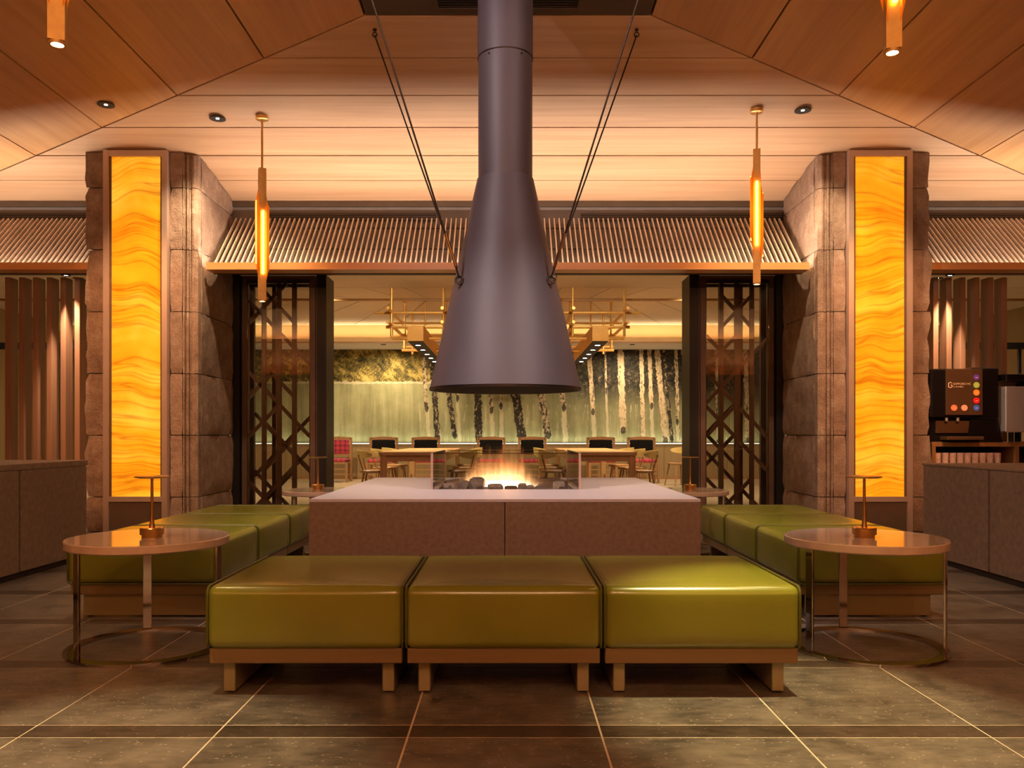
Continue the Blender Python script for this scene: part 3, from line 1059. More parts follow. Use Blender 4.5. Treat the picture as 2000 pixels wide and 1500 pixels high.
for s, lab in ((-1, 'left'), (1, 'right')):
    downlight((s * 2.72, 17.9, 2.984), 'small bright downlight under the dining room beam, %s of the flue' % lab, 260, (0, 0.35, -1), BACK_COL, 140, 0.04, 'dining room downlights')
    downlight((s * 3.2, 13.7, CEZ), 'small dining room ceiling downlight near the %s lattice doors' % lab, 540, (-s * 0.1, 0.5, -1), BACK_COL, 140, 0.05, 'dining room downlights')
    downlight((s * 6.4, 12.2, CEZ), 'dining room ceiling downlight behind the %s pillar' % lab, 540, (0, 0.4, -1), BACK_COL, 140, 0.05, 'dining room downlights')
    downlight((s * 3.35, 11.4, CEZ), 'dark dining room ceiling speaker close behind the %s lattice doors' % lab, 0, rad=0.05, group='dining room ceiling speakers', glow='black')
    downlight((s * 1.3, 10.7, CEZ), 'added dining room downlight just behind the door track, %s of the flue' % lab, 130, (s * 0.1, 2.4, -1.1), BACK_COL, 80, 0.05, 'dining room downlights')  # added pair, lights the near ends of the chandeliers
    rt = thing('ceiling_light_ring', 'round recessed ceiling light in the dining room beyond the %s fins' % lab, 'ceiling light', (s * (6.95 if s > 0 else 7.05), 11.1, CEZ), group='round ceiling lights')
    MB().lathe([(0.42, 0.0), (0.42, -0.03), (0.39, -0.03), (0.39, 0.0)], n=36, close=True).build('rim', M['lattice'], rt)
    MB().lathe([(0.0, -0.006), (0.389, -0.006)], n=36).build('diffuser', emitter('diffuser_glow', (1, 0.72, 0.38), 1.6), rt)

# ================================================================ lattice doors
def lattice_door(x0, x1, y, label, seed, glass=True):
    rnd = random.Random(seed)
    wd = x1 - x0
    t = thing('lattice_door', label, 'door', ((x0 + x1) / 2, y, 0), group='folded lattice doors')
    h = 2.88
    hw = wd / 2
    fr = MB().box(-hw, -hw + 0.07, -0.03, 0.03, 0.01, h).box(hw - 0.07, hw, -0.03, 0.03, 0.01, h) \
        .box(-hw + 0.07, hw - 0.07, -0.03, 0.03, h - 0.09, h).box(-hw + 0.07, hw - 0.07, -0.03, 0.03, 0.01, 0.16)
    fr.build('frame', M['lattice'], t, smooth=0)
    nc = 4 if glass else 3
    xs = [-hw + 0.07 + (wd - 0.14) * k / nc for k in range(1, nc)]
    for q in xs:
        MB().box(q - 0.024, q + 0.024, -0.022, 0.022, 0.16, h - 0.09).build('mullion', M['lattice'], t, smooth=0)
    # crossing diagonals
    cells = [-hw + 0.07] + xs + [hw - 0.07]
    a0, a1 = -hw + 0.07, hw - 0.07
    for k in range(7):
        zc = 0.10 + k * 0.44 + rnd.uniform(-0.06, 0.06)
        for sg in (1, -1):
            if rnd.random() < (0.15 if glass else 0.5):
                continue
            i0 = rnd.choice([0, 0, 1, 2][:nc - 1])
            i1 = min(nc, i0 + rnd.choice([2, 2, 3, 4]))
            xa_, xb_ = cells[i0], cells[i1]
            ln = xb_ - xa_
            za, zb = (zc, zc + ln * 1.05) if sg > 0 else (zc + ln * 1.05, zc)
            if max(za, zb) > h - 0.09:
                sc = (h - 0.09 - min(za, zb)) / (ln * 1.05)
                if sc < 0.3:
                    continue
                if sg > 0:
                    xb_, zb = xa_ + ln * sc, h - 0.09
                else:
                    xa_, za = xb_ - ln * sc, h - 0.09
            d = Vector((xb_ - xa_, zb - za)).normalized()
            nn = Vector((-d.y, d.x)) * 0.02
            p = [(xa_ + nn.x, za + nn.y), (xb_ + nn.x, zb + nn.y), (xb_ - nn.x, zb - nn.y), (xa_ - nn.x, za - nn.y)]
            MB().prism(p, -0.017, 0.017, 'Y').build('diagonal_bar', M['lattice'], t, smooth=0)
    if glass:
        MB().box(-hw + 0.06, hw - 0.06, -0.045, -0.037, 0.05, h - 0.05).build('glass_pane', M['glass_door'], t, smooth=0)
    return t


for s, lab in ((-1, 'left'), (1, 'right')):
    a, b = sorted((s * 3.13, s * 2.27))
    lattice_door(a, b, 9.68, 'front dark lattice door leaf beside the %s pillar' % lab, 4 + s)
    lattice_door(a - 0.006, b - 0.006, 9.92, 'rear dark lattice door leaf stacked behind the %s front leaf' % lab, 9 + s, False)
    # heavy dark end post of the folding doors
    p = thing('door_post', 'black metal door post at the inner edge of the %s lattice doors' % lab, 'post', (s * 2.19, 9.75, 0), group='door posts')
    MB().box(-0.055, 0.055, -0.12, 0.30, 0.0, 2.885).build('post', M['black'], p, smooth=0)
    MB().box(min(s * 0.055, s * 0.07), max(s * 0.055, s * 0.07), -0.10, -0.04, 0.0, 2.885).build('seal_strip', M['lattice'], p, smooth=0)
    p = thing('door_jamb', 'black metal door jamb against the %s stone pillar' % lab, 'post', (s * 3.20, 9.80, 0), group='door jambs')
    MB().box(-0.05, 0.05, -0.19, 0.3, 0.0, 2.885).build('jamb', M['black'], p, smooth=0)
    MB().box(-s * 0.09, -s * 0.05, -0.10, -0.02, 0.0, 2.885).build('jamb_strip', M['lattice'], p, smooth=0) if s < 0 else \
        MB().box(-0.09, -0.05, -0.10, -0.02, 0.0, 2.885).build('jamb_strip', M['lattice'], p, smooth=0)
    # dark screen far out in the side opening
    sc = thing('dark_screen', 'black framed screen in the dining room beyond the %s fins' % lab, 'screen', (s * 7.6, 12.4, 0), group='black screens')
    MB().box(-1.2, 1.2, -0.03, 0.03, 2.30, 2.40).build('top_rail', M['black'], sc, smooth=0)
    for i in range(8):
        MB().box(-1.2 + 0.33 * i, -1.16 + 0.33 * i, -0.02, 0.02, 0.0, 2.30).build('upright', M['black'], sc, smooth=0)

# ================================================================ dining tables, chairs, chandeliers


def dining_table(cx, label):
    t = thing('dining_table', label, 'table', (cx, 14.05, 0), group='long dining tables')
    MB().cbox(-0.50, 0.50, -1.95, 1.95, 0.70, 0.75, 0.005).build('table_top', M['table_wood'], t, smooth=0)
    for sx in (-1, 1):
        for sy in (-1, 1):
            MB().cbox(sx * 0.44 - 0.045, sx * 0.44 + 0.045, sy * 1.86 - 0.045, sy * 1.86 + 0.045, 0, 0.70, 0.004).build('leg', M['table_wood'], t, smooth=0)
        MB().box(sx * 0.44 - 0.015, sx * 0.44 + 0.015, -1.81, 1.81, 0.61, 0.70).build('apron', M['table_wood'], t, smooth=0)
    for sy in (-1, 1):
        MB().box(-0.395, 0.395, sy * 1.86 - 0.015, sy * 1.86 + 0.015, 0.61, 0.70).build('apron', M['table_wood'], t, smooth=0)


dining_table(-1.41, 'long oak dining table left of the fire')
dining_table(1.41, 'long oak dining table right of the fire')


def panel_chair():
    """upright chair with a dark leather back in a wood frame, plaid seat"""
    t = thing('panel_back_chair', 'x', 'chair', (0, 0, 0), group='black backed chairs by the mural wall')
    W_ = 0.28
    for sx in (-1, 1):
        MB().prism([(sx * W_ - 0.026, 0.20), (sx * W_ + 0.026, 0.20), (sx * W_ + 0.026, 0.26), (sx * W_ - 0.026, 0.26)], 0, 0.95).build('back_post', M['chair_wood'], t, smooth=0)
        MB().prism([(sx * W_ - 0.024, -0.27), (sx * W_ + 0.024, -0.27), (sx * W_ + 0.024, -0.22), (sx * W_ - 0.024, -0.22)], 0, 0.42).build('leg', M['chair_wood'], t, smooth=0)
        MB().box(sx * W_ - 0.012, sx * W_ + 0.012, -0.22, 0.20, 0.14, 0.165).build('stretcher', M['chair_wood'], t, smooth=0)
    prof = [(-W_, 0.90)] + [(-W_ + 2 * W_ * k / 8, 0.955 + 0.018 * math.sin(math.pi * k / 8) ** 2) for k in range(9)] + [(W_, 0.90)]
    MB().prism(prof, 0.20, 0.25, 'Y').build('top_rail', M['chair_wood'], t, smooth=0)
    MB().box(-W_, W_, 0.21, 0.25, 0.56, 0.60).build('bottom_rail', M['chair_wood'], t, smooth=0)
    bp = rbox(0.245, 0.025, 0.15, 0.018, 3, 2, 0.006)
    bp.build('back_panel', M['leather_black'], t, (0, 0.215, 0.75))
    MB().box(-W_, W_, -0.25, 0.22, 0.39, 0.43).build('seat_frame', M['chair_wood'], t, smooth=0)
    rbox(0.27, 0.235, 0.032, 0.028, 4, 3, 0.012).build('seat_cushion', M['plaid'], t, (0, -0.02, 0.46))
    for zz in (0.16, 0.27):
        MB().box(-W_ + 0.02, W_ - 0.02, -0.255, -0.235, zz, zz + 0.025).build('stretcher', M['chair_wood'], t, smooth=0)
    return t


def low_chair():
    """bent-backed wooden chair: round seat, curved ash back board on two stiles"""
    t = thing('bent_back_chair', 'x', 'chair', (0, 0, 0), group='bent back chairs at the dining tables')
    MB().lathe([(0, 0.42), (0.20, 0.42), (0.215, 0.43), (0.215, 0.45), (0.20, 0.46), (0, 0.452)], n=24).build('seat', M['chair_wood'], t)
    for sx in (-1, 1):
        for sy in (-1, 1):
            MB().tube((sx * 0.13, sy * 0.13, 0.425), (sx * 0.20, sy * 0.19, 0), 0.017, 8, 0.012).build('leg', M['chair_wood'], t)
    for sx in (-1, 1):
        MB().tube((sx * 0.13, 0.14, 0.44), (sx * 0.17, 0.21, 0.70), 0.013, 8).build('stile', M['chair_wood'], t)
    # bent board
    mb = MB()
    n = 12
    vs_ = []
    for i in range(n + 1):
        a = R(200 - 220 * i / n + 0)
        a = R(190) - (R(200)) * i / n
        e = math.sin(math.pi * i / n) ** 0.6
        r0 = 0.25
        x_, y_ = r0 * math.cos(a), 0.02 + r0 * 0.85 * math.sin(a)
        hgt = 0.018 + 0.055 * e
        for (dr, zz) in ((0.0, 0.70 - hgt), (0.018, 0.70 - hgt), (0.030, 0.70 + hgt), (0.012, 0.70 + hgt)):
            k = (r0 + dr) / r0
            vs_.append((x_ * k, 0.02 + (y_ - 0.02) * k, zz))
    fs = [(i * 4 + j, i * 4 + (j + 1) % 4, (i + 1) * 4 + (j + 1) % 4, (i + 1) * 4 + j) for i in range(n) for j in range(4)]
    fs += [(0, 1, 2, 3), (n * 4 + 3, n * 4 + 2, n * 4 + 1, n * 4)]
    mb.add(vs_, fs)
    mb.build('bent_back', M['chair_back_yellow'], t)
    return t


pc = panel_chair()
spots_ = [(747, 'black leather backed chair by the mural wall, first from the left lattice doors'),
          (830, 'black leather backed chair by the mural wall, second from the left lattice doors'),
          (959, 'black leather backed chair by the mural wall, left of the two behind the fire'),
          (1040, 'black leather backed chair by the mural wall, right of the two behind the fire'),
          (1175, 'black leather backed chair by the mural wall, second from the right lattice doors'),
          (1255, 'black leather backed chair by the mural wall, first from the right lattice doors')]
for i, (p, lab) in enumerate(spots_):
    o = pc if i == 0 else copy_tree(pc)
    o.location = (X(p, 17.4), 17.35, 0)
    o['label'] = lab
o = copy_tree(pc)
o.name = 'plaid_chair'
o.location = (X(656, 17.6), 17.6, 0)
o['label'] = 'red plaid upholstered chair just inside the left door post'
o['group'] = 'red plaid chairs'
for ch in o.children:
    if ch.name.startswith('back_panel'):
        ch.data = ch.data.copy()
        ch.data.materials[0] = M['plaid']
lc = low_chair()
k = 0
names = ['nearest', 'second', 'third']
for s, lab in ((-1, 'left'), (1, 'right')):
    for io, (dx, lab2) in enumerate(((0.68, 'outer'), (-0.68, 'inner'))):
        for j, yy in enumerate((12.75, 14.0, 15.25)):
            o = lc if k == 0 else copy_tree(lc)
            k += 1
            o.location = (s * (1.41 + dx), yy, 0)
            o.rotation_euler = (0, 0, R(-90) * s * (1 if dx > 0 else -1))
            o['label'] = '%s bent back ash chair on the %s side of the %s dining table' % (names[j], lab2, lab)
o = copy_tree(lc)
o.location = (X(1325, 16.2), 16.2, 0)
o.rotation_euler = (0, 0, R(-70))
o['label'] = 'bent back chair alone beside the right door post'
o['group'] = 'single bent back chairs'


def chandelier(s, label):
    t = thing('linear_chandelier', label, 'chandelier', (s * 1.435, 14.55, 2.45), group='brass box chandeliers')
    MB().box(-0.125, 0.125, -1.85, 1.85, 0.01, 0.255).build('lamp_box', M['chandelier_gold'], t, smooth=0)
    MB().box(-0.118, 0.118, -1.84, 1.84, 0.0, 0.01).build('underside', M['hood_in'], t, smooth=0)
    for i in range(5):
        yy = -1.45 + 0.725 * i
        lp = MB().lathe([(0.055, 0.0), (0.055, -0.012), (0.042, -0.012)], (0, 0, 0), 16).build('lamp', M['black'], t, (0, yy, 0))
        MB().lathe([(0, -0.015), (0.040, -0.015)], n=16).build('lens', M['spot_glow'], lp)
        spot(t, (0, yy, -0.03), (0, yy, -1), 70, BACK_COL, 110, 0.8, 0.03)
    # brass pipe rig
    def pipe(p, q, r=0.017):
        MB().tube(p, q, r * 1.3, 10).build('pipe', M['brass_dull'], t)
    for xx in (-0.41 * 1, 0.41):
        for yy in (-1.55, 1.3):
            pipe((xx, yy, 0.12), (xx, yy, CEZ - 2.45))
    for yy in (-0.35,):
        pipe((0.0, yy, 0.25), (0.0, yy, CEZ - 2.45), 0.012)
    for xx in (-0.355, 0.355):
        pipe((xx, -0.35, 0.05), (xx, -0.35, CEZ - 2.45), 0.017)
        MB().lathe([(0.05, 0.0), (0.05, -0.03), (0.02, -0.05)], n=16).build('canopy', M['brass_dull'], t, (xx, -0.35, CEZ - 2.45))
    for (yy, zz, ha, hb) in ((-1.55, 0.49, -0.68, 0.55), (-1.55, 0.265, -0.50, 0.46), (-0.35, 0.49, -0.55, 0.68), (-0.35, 0.26, -0.6, 0.6),
                             (1.30, 0.49, -0.6, 0.6), (1.30, 0.26, -0.6, 0.6), (-0.9, 0.16, -0.5, 0.5), (0.4, 0.10, -0.5, 0.5)):
        pipe((ha * (1 if s < 0 else -1), yy, zz), (hb * (1 if s < 0 else -1), yy, zz), 0.02)
    for xx in (-0.42, 0.42):
        for zz in (0.515, 0.30):
            pipe((xx, -1.9, zz), (xx, 1.8, zz), 0.02)
    return t


chandelier(-1, 'brass box chandelier with pipe rig above the left dining table')
chandelier(1, 'brass box chandelier with pipe rig above the right dining table')

# ================================================================ stone counters at the sides
for s, lab in ((-1, 'left'), (1, 'right')):
    xf = 3.40 if s < 0 else 3.35
    t = thing('stone_counter', 'low brown stone counter along the %s edge of the lounge' % lab, 'counter', (s * (xf + 0.4), 5.0, 0), group='stone counters')
    def cb(a, b, y0, y1, z0, z1, name, mat, sm=0):
        aa, bb = sorted((s * (a - 0.4), s * (b - 0.4)))
        MB().cbox(aa, bb, y0 - 5.0, y1 - 5.0, z0, z1, 0.003).build(name, M[mat], t, smooth=0)
    ys = [2.6, 3.63, 4.67, 5.71, 6.62]
    for a, b in zip(ys[:-1], ys[1:]):
        cb(0.0, 0.018, a + 0.011, b - 0.011, 0.045, 0.755, 'front_panel', 'concrete')
    cb(0.02, 0.78, 2.6, 6.60, 0.0, 0.755, 'body', 'dark_joint')
    cb(-0.002, 0.80, 2.6, 6.63, 0.757, 0.80 if s < 0 else 0.775, 'counter_top', 'concrete')

# ================================================================ hearth with fire
hy0, hy1 = 4.35, 6.58
hcx = X(986, 4.35)
hw = 1.04
he = thing('fire_hearth', 'square stone hearth block in the middle of the lounge', 'fireplace', (hcx, DC - 0.1, 0))
yb = DC - 0.1
for sx in (-1, 1):
    MB().cbox(min(0, sx * hw) + (0.002 if sx > 0 else 0), max(0, sx * hw) - (0.002 if sx < 0 else 0), hy0 - yb, hy0 - yb + 0.04, 0.0, 0.643, 0.002).build('front_slab', M['hearth_side'], he, smooth=0)
    MB().cbox(min(0, sx * hw) + (0.002 if sx > 0 else 0), max(0, sx * hw) - (0.002 if sx < 0 else 0), hy1 - yb - 0.04, hy1 - yb, 0.0, 0.643, 0.002).build('rear_slab', M['hearth_side'], he, smooth=0)
    MB().cbox(sx * hw - 0.02 - 0.02 * sx, sx * hw + 0.02 - 0.02 * sx, hy0 - yb + 0.042, hy1 - yb - 0.042, 0.0, 0.643, 0.002).build('side_slab', M['hearth_side'], he, smooth=0)
GX, GY0, GY1 = 0.465, 5.15, 6.20
tx0, tx1, ty0, ty1 = -GX - 0.03, GX + 0.03, GY0 - 0.03, GY1 + 0.03
top = MB()
gcx = X(988, 5.15) - hcx
for (a, b, c, d) in ((-hw, hw, hy0, GY0 + 0.02), (-hw, hw, GY1 - 0.02, hy1), (-hw, gcx - GX + 0.02, GY0 + 0.02, GY1 - 0.02), (gcx + GX - 0.02, hw, GY0 + 0.02, GY1 - 0.02)):
    top.box(a, b, c - yb, d - yb, 0.645, 0.66)
top.build('top_slab', M['hearth_top'], he, smooth=0)
MB().box(gcx - GX - 0.02, gcx + GX + 0.02, GY0 - yb - 0.02, GY1 - yb + 0.02, 0.60, 0.64).build('fire_tray', M['tray'], he, smooth=0)
# glass guard
gg = thing('glass_guard', 'clear glass fire guard standing on the hearth', 'fire guard', (hcx + gcx, (GY0 + GY1) / 2, 0.66))
gh = 0.225
gd = (GY1 - GY0) / 2
for sy in (-1, 1):
    MB().box(-GX + 0.012, GX - 0.012, sy * gd - 0.005, sy * gd + 0.005, 0.0, gh).build('glass_pane', M['glass'], gg, smooth=0)
    MB().box(-GX + 0.02, GX - 0.02, sy * gd - 0.006, sy * gd + 0.006, gh, gh + 0.004).build('glass_edge', M['chrome'], gg, smooth=0)
for sx in (-1, 1):
    MB().box(sx * GX - 0.005, sx * GX + 0.005, -gd + 0.012, gd - 0.012, 0.0, gh).build('glass_pane', M['glass'], gg, smooth=0)
    MB().box(sx * GX - 0.006, sx * GX + 0.006, -gd + 0.02, gd - 0.02, gh, gh + 0.004).build('glass_edge', M['chrome'], gg, smooth=0)
    for sy in (-1, 1):
        MB().box(sx * GX - 0.007, sx * GX + 0.007, sy * gd - 0.007, sy * gd + 0.007, 0, gh + 0.002).build('corner_post', M['frame'], gg, smooth=0)

# stones, logs
def rock(loc, sx, sy, sz, seed, label, ang=0):
    bm = bmesh.new()
    bmesh.ops.create_icosphere(bm, subdivisions=2, radius=1)
    for v_ in bm.verts:
        n_ = noise.noise(v_.co * 1.6 + Vector((seed, seed * 2, 0))) * 0.35
        v_.co *= 1 + n_
        v_.co.x = max(-0.85, min(0.85, v_.co.x))
        v_.co.z = max(-0.6, min(0.75, v_.co.z))
        v_.co.x *= sx
        v_.co.y *= sy
        v_.co.z *= sz
    me = bpy.data.meshes.new('fire_stone')
    bm.to_mesh(me)
    bm.free()
    me.materials.append(M['rock'])
    me.shade_smooth()
    me.set_sharp_from_angle(angle=R(30))
    o = link('fire_stone', me, None, loc, ang)
    return tag(o, label, 'stone', 'stones in the fire tray')


zt = 0.64
fx = hcx + gcx
rk = [(X(932, 5.35), 5.36, 0.062, 0.055, 0.062, 'largest rounded stone at the left of the flames'),
      (X(905, 5.4), 5.38, 0.055, 0.05, 0.045, 'jagged pale stone left of the largest stone in the fire'),
      (X(968, 5.28), 5.27, 0.060, 0.04, 0.034, 'flat long stone in front of the flames, left of centre'),
      (X(998, 5.25), 5.25, 0.050, 0.04, 0.026, 'low stone in front of the flames at the centre'),
      (X(1020, 5.28), 5.28, 0.036, 0.035, 0.036, 'block shaped stone in front of the flames, right of centre'),
      (X(1036, 5.27), 5.28, 0.030, 0.03, 0.028, 'small pointed stone at the right end of the front row'),
      (X(949, 5.28), 5.26, 0.022, 0.02, 0.020, 'smallest pebble between the largest and the flat stone'),
      (X(1092, 5.30), 5.30, 0.045, 0.045, 0.045, 'dark stone at the right end of the fire tray'),
      (X(876, 5.30), 5.30, 0.045, 0.045, 0.036, 'dark stone at the left end of the fire tray')]
for i, (x_, y_, a, b, c, lab) in enumerate(rk):
    rock((x_, y_, zt + c * 0.6 + 0.002), a, b, c, i * 3.1 + 1, lab, 0)


def log(p, q, r, label):
    pts = [Vector(p).lerp(Vector(q), k / 6) + Vector((0, 0, noise.noise(Vector((k, p[0] * 9, 0))) * 0.012)) for k in range(7)]
    mb = MB()
    n = 9
    vs_ = []
    d = (Vector(q) - Vector(p)).normalized()
    a = d.orthogonal().normalized()
    b = d.cross(a)
    for i, c in enumerate(pts):
        for k in range(n):
            t = 2 * math.pi * k / n
            rr = r * (0.85 + 0.3 * noise.noise(Vector((i * 0.8, math.cos(t) * 2, math.sin(t) * 2 + p[0]))))
            vs_.append(c + a * rr * math.cos(t) + b * rr * math.sin(t))
    fs = [(i * n + k, i * n + (k + 1) % n, (i + 1) * n + (k + 1) % n, (i + 1) * n + k) for i in range(6) for k in range(n)]
    fs += [tuple(range(n)), tuple(6 * n + k for k in range(n))]
    mb.add(vs_, fs)
    o = mb.build('charred_log', M['log'])
    # origin to the log's own place
    c = sum((Vector(v_.co) for v_ in o.data.vertices), Vector()) / len(o.data.vertices)
    o.data.transform(__import__('mathutils').Matrix.Translation(-c))
    o.location = c
    return tag(o, label, 'log', 'charred logs in the fire tray')


log((fx - 0.40, 5.45, 0.672), (fx - 0.18, 5.62, 0.690), 0.030, 'charred log lying at the left of the fire')
log((fx + 0.16, 5.55, 0.690), (fx + 0.40, 5.42, 0.672), 0.032, 'charred log lying at the right of the fire')
log((fx + 0.12, 5.75, 0.675), (fx + 0.38, 5.80, 0.675), 0.030, 'charred log behind the flames on the right')


def flame_mat():
    m, nt, b = new_mat('flame_volume')
    nt.nodes.remove(b)
    tc = N(nt, 'ShaderNodeTexCoord').outputs['Object']
    sp = N(nt, 'ShaderNodeSeparateXYZ')
    L(nt, tc, sp.inputs[0])
    x, y, z = sp.outputs
    mp = N(nt, 'ShaderNodeMapping')
    mp.inputs['Scale'].default_value = (1, 1, 0.16)
    L(nt, tc, mp.inputs[0])
    n1 = noise_n(nt, mp.outputs[0], 22, 3, 0.6, 0.4)
    n2 = noise_n(nt, mp.outputs[0], 45, 2, 0.6)
    nn = math_n(nt, 'ADD', math_n(nt, 'MULTIPLY', n1, 0.72), math_n(nt, 'MULTIPLY', n2, 0.28))
    # tongue height falls off to both ends
    xn = math_n(nt, 'DIVIDE', x, 0.275)
    yn = math_n(nt, 'DIVIDE', y, 0.13)
    rr = math_n(nt, 'ADD', math_n(nt, 'MULTIPLY', xn, xn), math_n(nt, 'MULTIPLY', yn, yn))
    zz = math_n(nt, 'DIVIDE', z, 0.27)
    thr = math_n(nt, 'ADD', math_n(nt, 'ADD', math_n(nt, 'MULTIPLY', zz, 0.30), math_n(nt, 'MULTIPLY', rr, 0.26)), 0.20)
    den = N(nt, 'ShaderNodeMapRange')
    den.inputs['From Min'].default_value = 0.0
    den.inputs['From Max'].default_value = 0.28
    L(nt, math_n(nt, 'SUBTRACT', nn, thr), den.inputs['Value'])
    colr = ramp(nt, zz, [(0.0, (1.0, 0.70, 0.40)), (0.22, (1.0, 0.48, 0.18)), (0.6, (1.0, 0.30, 0.08))])
    st = ramp(nt, zz, [(0.0, (1, 1, 1)), (0.15, (0.5, 0.5, 0.5)), (0.36, (0.26, 0.26, 0.26)), (0.7, (0.09, 0.09, 0.09)), (1.0, (0.06, 0.06, 0.06))])
    e = N(nt, 'ShaderNodeEmission')
    L(nt, colr, e.inputs[0])
    L(nt, math_n(nt, 'MULTIPLY', math_n(nt, 'MULTIPLY', den.outputs[0], st), 70.0), e.inputs[1])
    L(nt, e.outputs[0], nt.nodes['Material Output'].inputs['Volume'])
    return m


fl = MB()
fl.lathe([(0.05, 0.0), (0.22, 0.0), (0.29, 0.04), (0.29, 0.15), (0.24, 0.25), (0.08, 0.30)], n=28)
fl.v = [(a, b * 0.55, c) for a, b, c in fl.v]
flame = fl.build('flames', flame_mat(), None, (X(977, 5.5), 5.50, 0.645))
tag(flame, 'bright orange gas flames rising between the stones', 'fire')
pl = bpy.data.lights.new('fire_light', 'POINT')
pl.energy = 9
pl.specular_factor = 0.15
pl.color = (1.0, 0.48, 0.16)
pl.shadow_soft_size = 0.0
po = bpy.data.objects.new('fire_light', pl)
C.objects.link(po)
po.parent = flame
po.location = (0, 0.02, 0.05)

# ================================================================ hood
hd = thing('fire_hood', 'dark conical steel hood with tall round flue hanging over the fire', 'chimney hood', (X(987, DC), DC, 1.3045))
RB, RT, ZB, ZT = 0.5145, 0.189, 0.0, 2.743 - 1.3045
t_ = 0.012
MB().lathe([(RB, 0.0), (RB + 0.003, 0.010), (RB - 0.002, 0.022), (RT + (RB - RT) * 0.35, ZT * 0.65), (RT + 0.004, ZT), (RT - 0.004, ZT + 0.004),
            ], n=72).build('cone', M['hood'], hd)
# open the cone at the bottom: remove end caps by rebuilding inner lining
cone = hd.children[0]
bm = bmesh.new()
bm.from_mesh(cone.data)
for f in [f for f in bm.faces if len(f.verts) > 6]:
    bm.faces.remove(f)
bm.to_mesh(cone.data)
bm.free()
li = MB()
li.lathe([(RB, 0.0), (RB - 0.018, 0.002), (RB - 0.03, 0.03), (RT - 0.01, ZT)], n=72)
lin = li.build('lining', M['hood_in'], hd)
bm = bmesh.new()
bm.from_mesh(lin.data)
big = sorted([f for f in bm.faces if len(f.verts) > 6], key=lambda f: f.calc_center_median().z)
bm.faces.remove(big[0])
bm.to_mesh(lin.data)
bm.free()
MB().lathe([(RB - 0.001, 0.0), (RB + 0.004, 0.0), (RB + 0.004, 0.016), (RB - 0.001, 0.016)], n=72, close=True).build('rim', M['cable'], hd)
MB().lathe([(RT - 0.004, ZT - 0.02), (RT - 0.004, 3.597 - 1.3045)], n=64).build('flue', M['hood'], hd)
fl2 = MB().lathe([(RT, 3.597 - 1.3045 - 0.03), (RT, 4.295 - 1.3045)], n=64).build('flue_upper', M['hood'], hd)
MB().lathe([(RT + 0.001, 3.597 - 1.3045 - 0.033), (RT + 0.002, 3.597 - 1.3045 - 0.030), (RT + 0.001, 3.597 - 1.3045 - 0.027)], n=64).build('flue_joint', M['cable'], hd)
for a in (-125, -55):
    q = (math.cos(R(a)) * (RT - 0.002), math.sin(R(a)) * (RT - 0.002), 3.54 - 1.3045)
    MB().tube(q, (q[0] * 1.04, q[1] * 1.04, q[2]), 0.006, 8).build('screw', M['black'], hd)
MB().lathe([(RT + 0.005, 4.28 - 1.3045), (RT + 0.05, 4.28 - 1.3045), (RT + 0.05, 4.298 - 1.3045)], n=48).build('ceiling_collar', M['hood'], hd)
# stay cables
hcx2 = hd.location.x
for sx in (-1, 1):
    for sy in (-1, 1):
        az = 2.03 if sy < 0 else 2.06
        rz_ = RB + (RT - RB) * (az - 1.3045) / (2.743 - 1.3045)
        ax_ = sx * 0.284
        ay = sy * math.sqrt(max(0.01, rz_ ** 2 - 0.284 ** 2))
        a = Vector((hcx2 + ax_ * 1.06, DC + ay * 1.10, az))
        # ceiling anchor
        if sy > 0:
            bx, by = sx * 1.055, 6.60
        else:
            bx, by = sx * 0.99, 2 * DC - 6.60
        bx += hcx2
        b = Vector((bx, by, ceil_z(bx, by)))
        lab = '%s %s steel stay cable holding the fire hood' % ('front' if sy < 0 else 'rear', 'left' if sx < 0 else 'right')
        t = thing('stay_cable', lab, 'cable', tuple(b), group='stay cables of the hood')
        e = a - b
        MB().tube((0, 0, -0.05), tuple(e), 0.006, 10).build('wire', M['cable'], t)
        MB().lathe([(0.016, 0.0), (0.016, -0.012), (0.006, -0.014), (0.006, -0.03)], n=14).build('ceiling_eye', M['cable'], t)
        ring = [(0.018 * math.cos(k * math.pi / 8), 0, -0.045 + 0.018 * math.sin(k * math.pi / 8)) for k in range(16)]
        MB().path(ring, 0.005, 8, True).build('shackle', M['cable'], t)
        u = e.normalized()
        MB().tube(tuple(e - u * 0.30), tuple(e - u * 0.08), 0.011, 10).build('turnbuckle', M['chrome'], t)
        ring = [tuple(e + Vector((0.024 * math.cos(k * math.pi / 8), 0, -0.012 + 0.024 * math.sin(k * math.pi / 8)))) for k in range(16)]
        MB().path(ring, 0.008, 8, True).build('hook_ring', M['cable'], t)
        # lug welded to the cone
        MB().tube(tuple(e + Vector((0, 0, -0.03))), tuple(e + Vector((-ax_ * 0.10, -ay * 0.16, -0.035))), 0.009, 8).build('lug', M['cable'], t)

# ================================================================ ottoman benches
BW, BDp = 0.752, 0.82


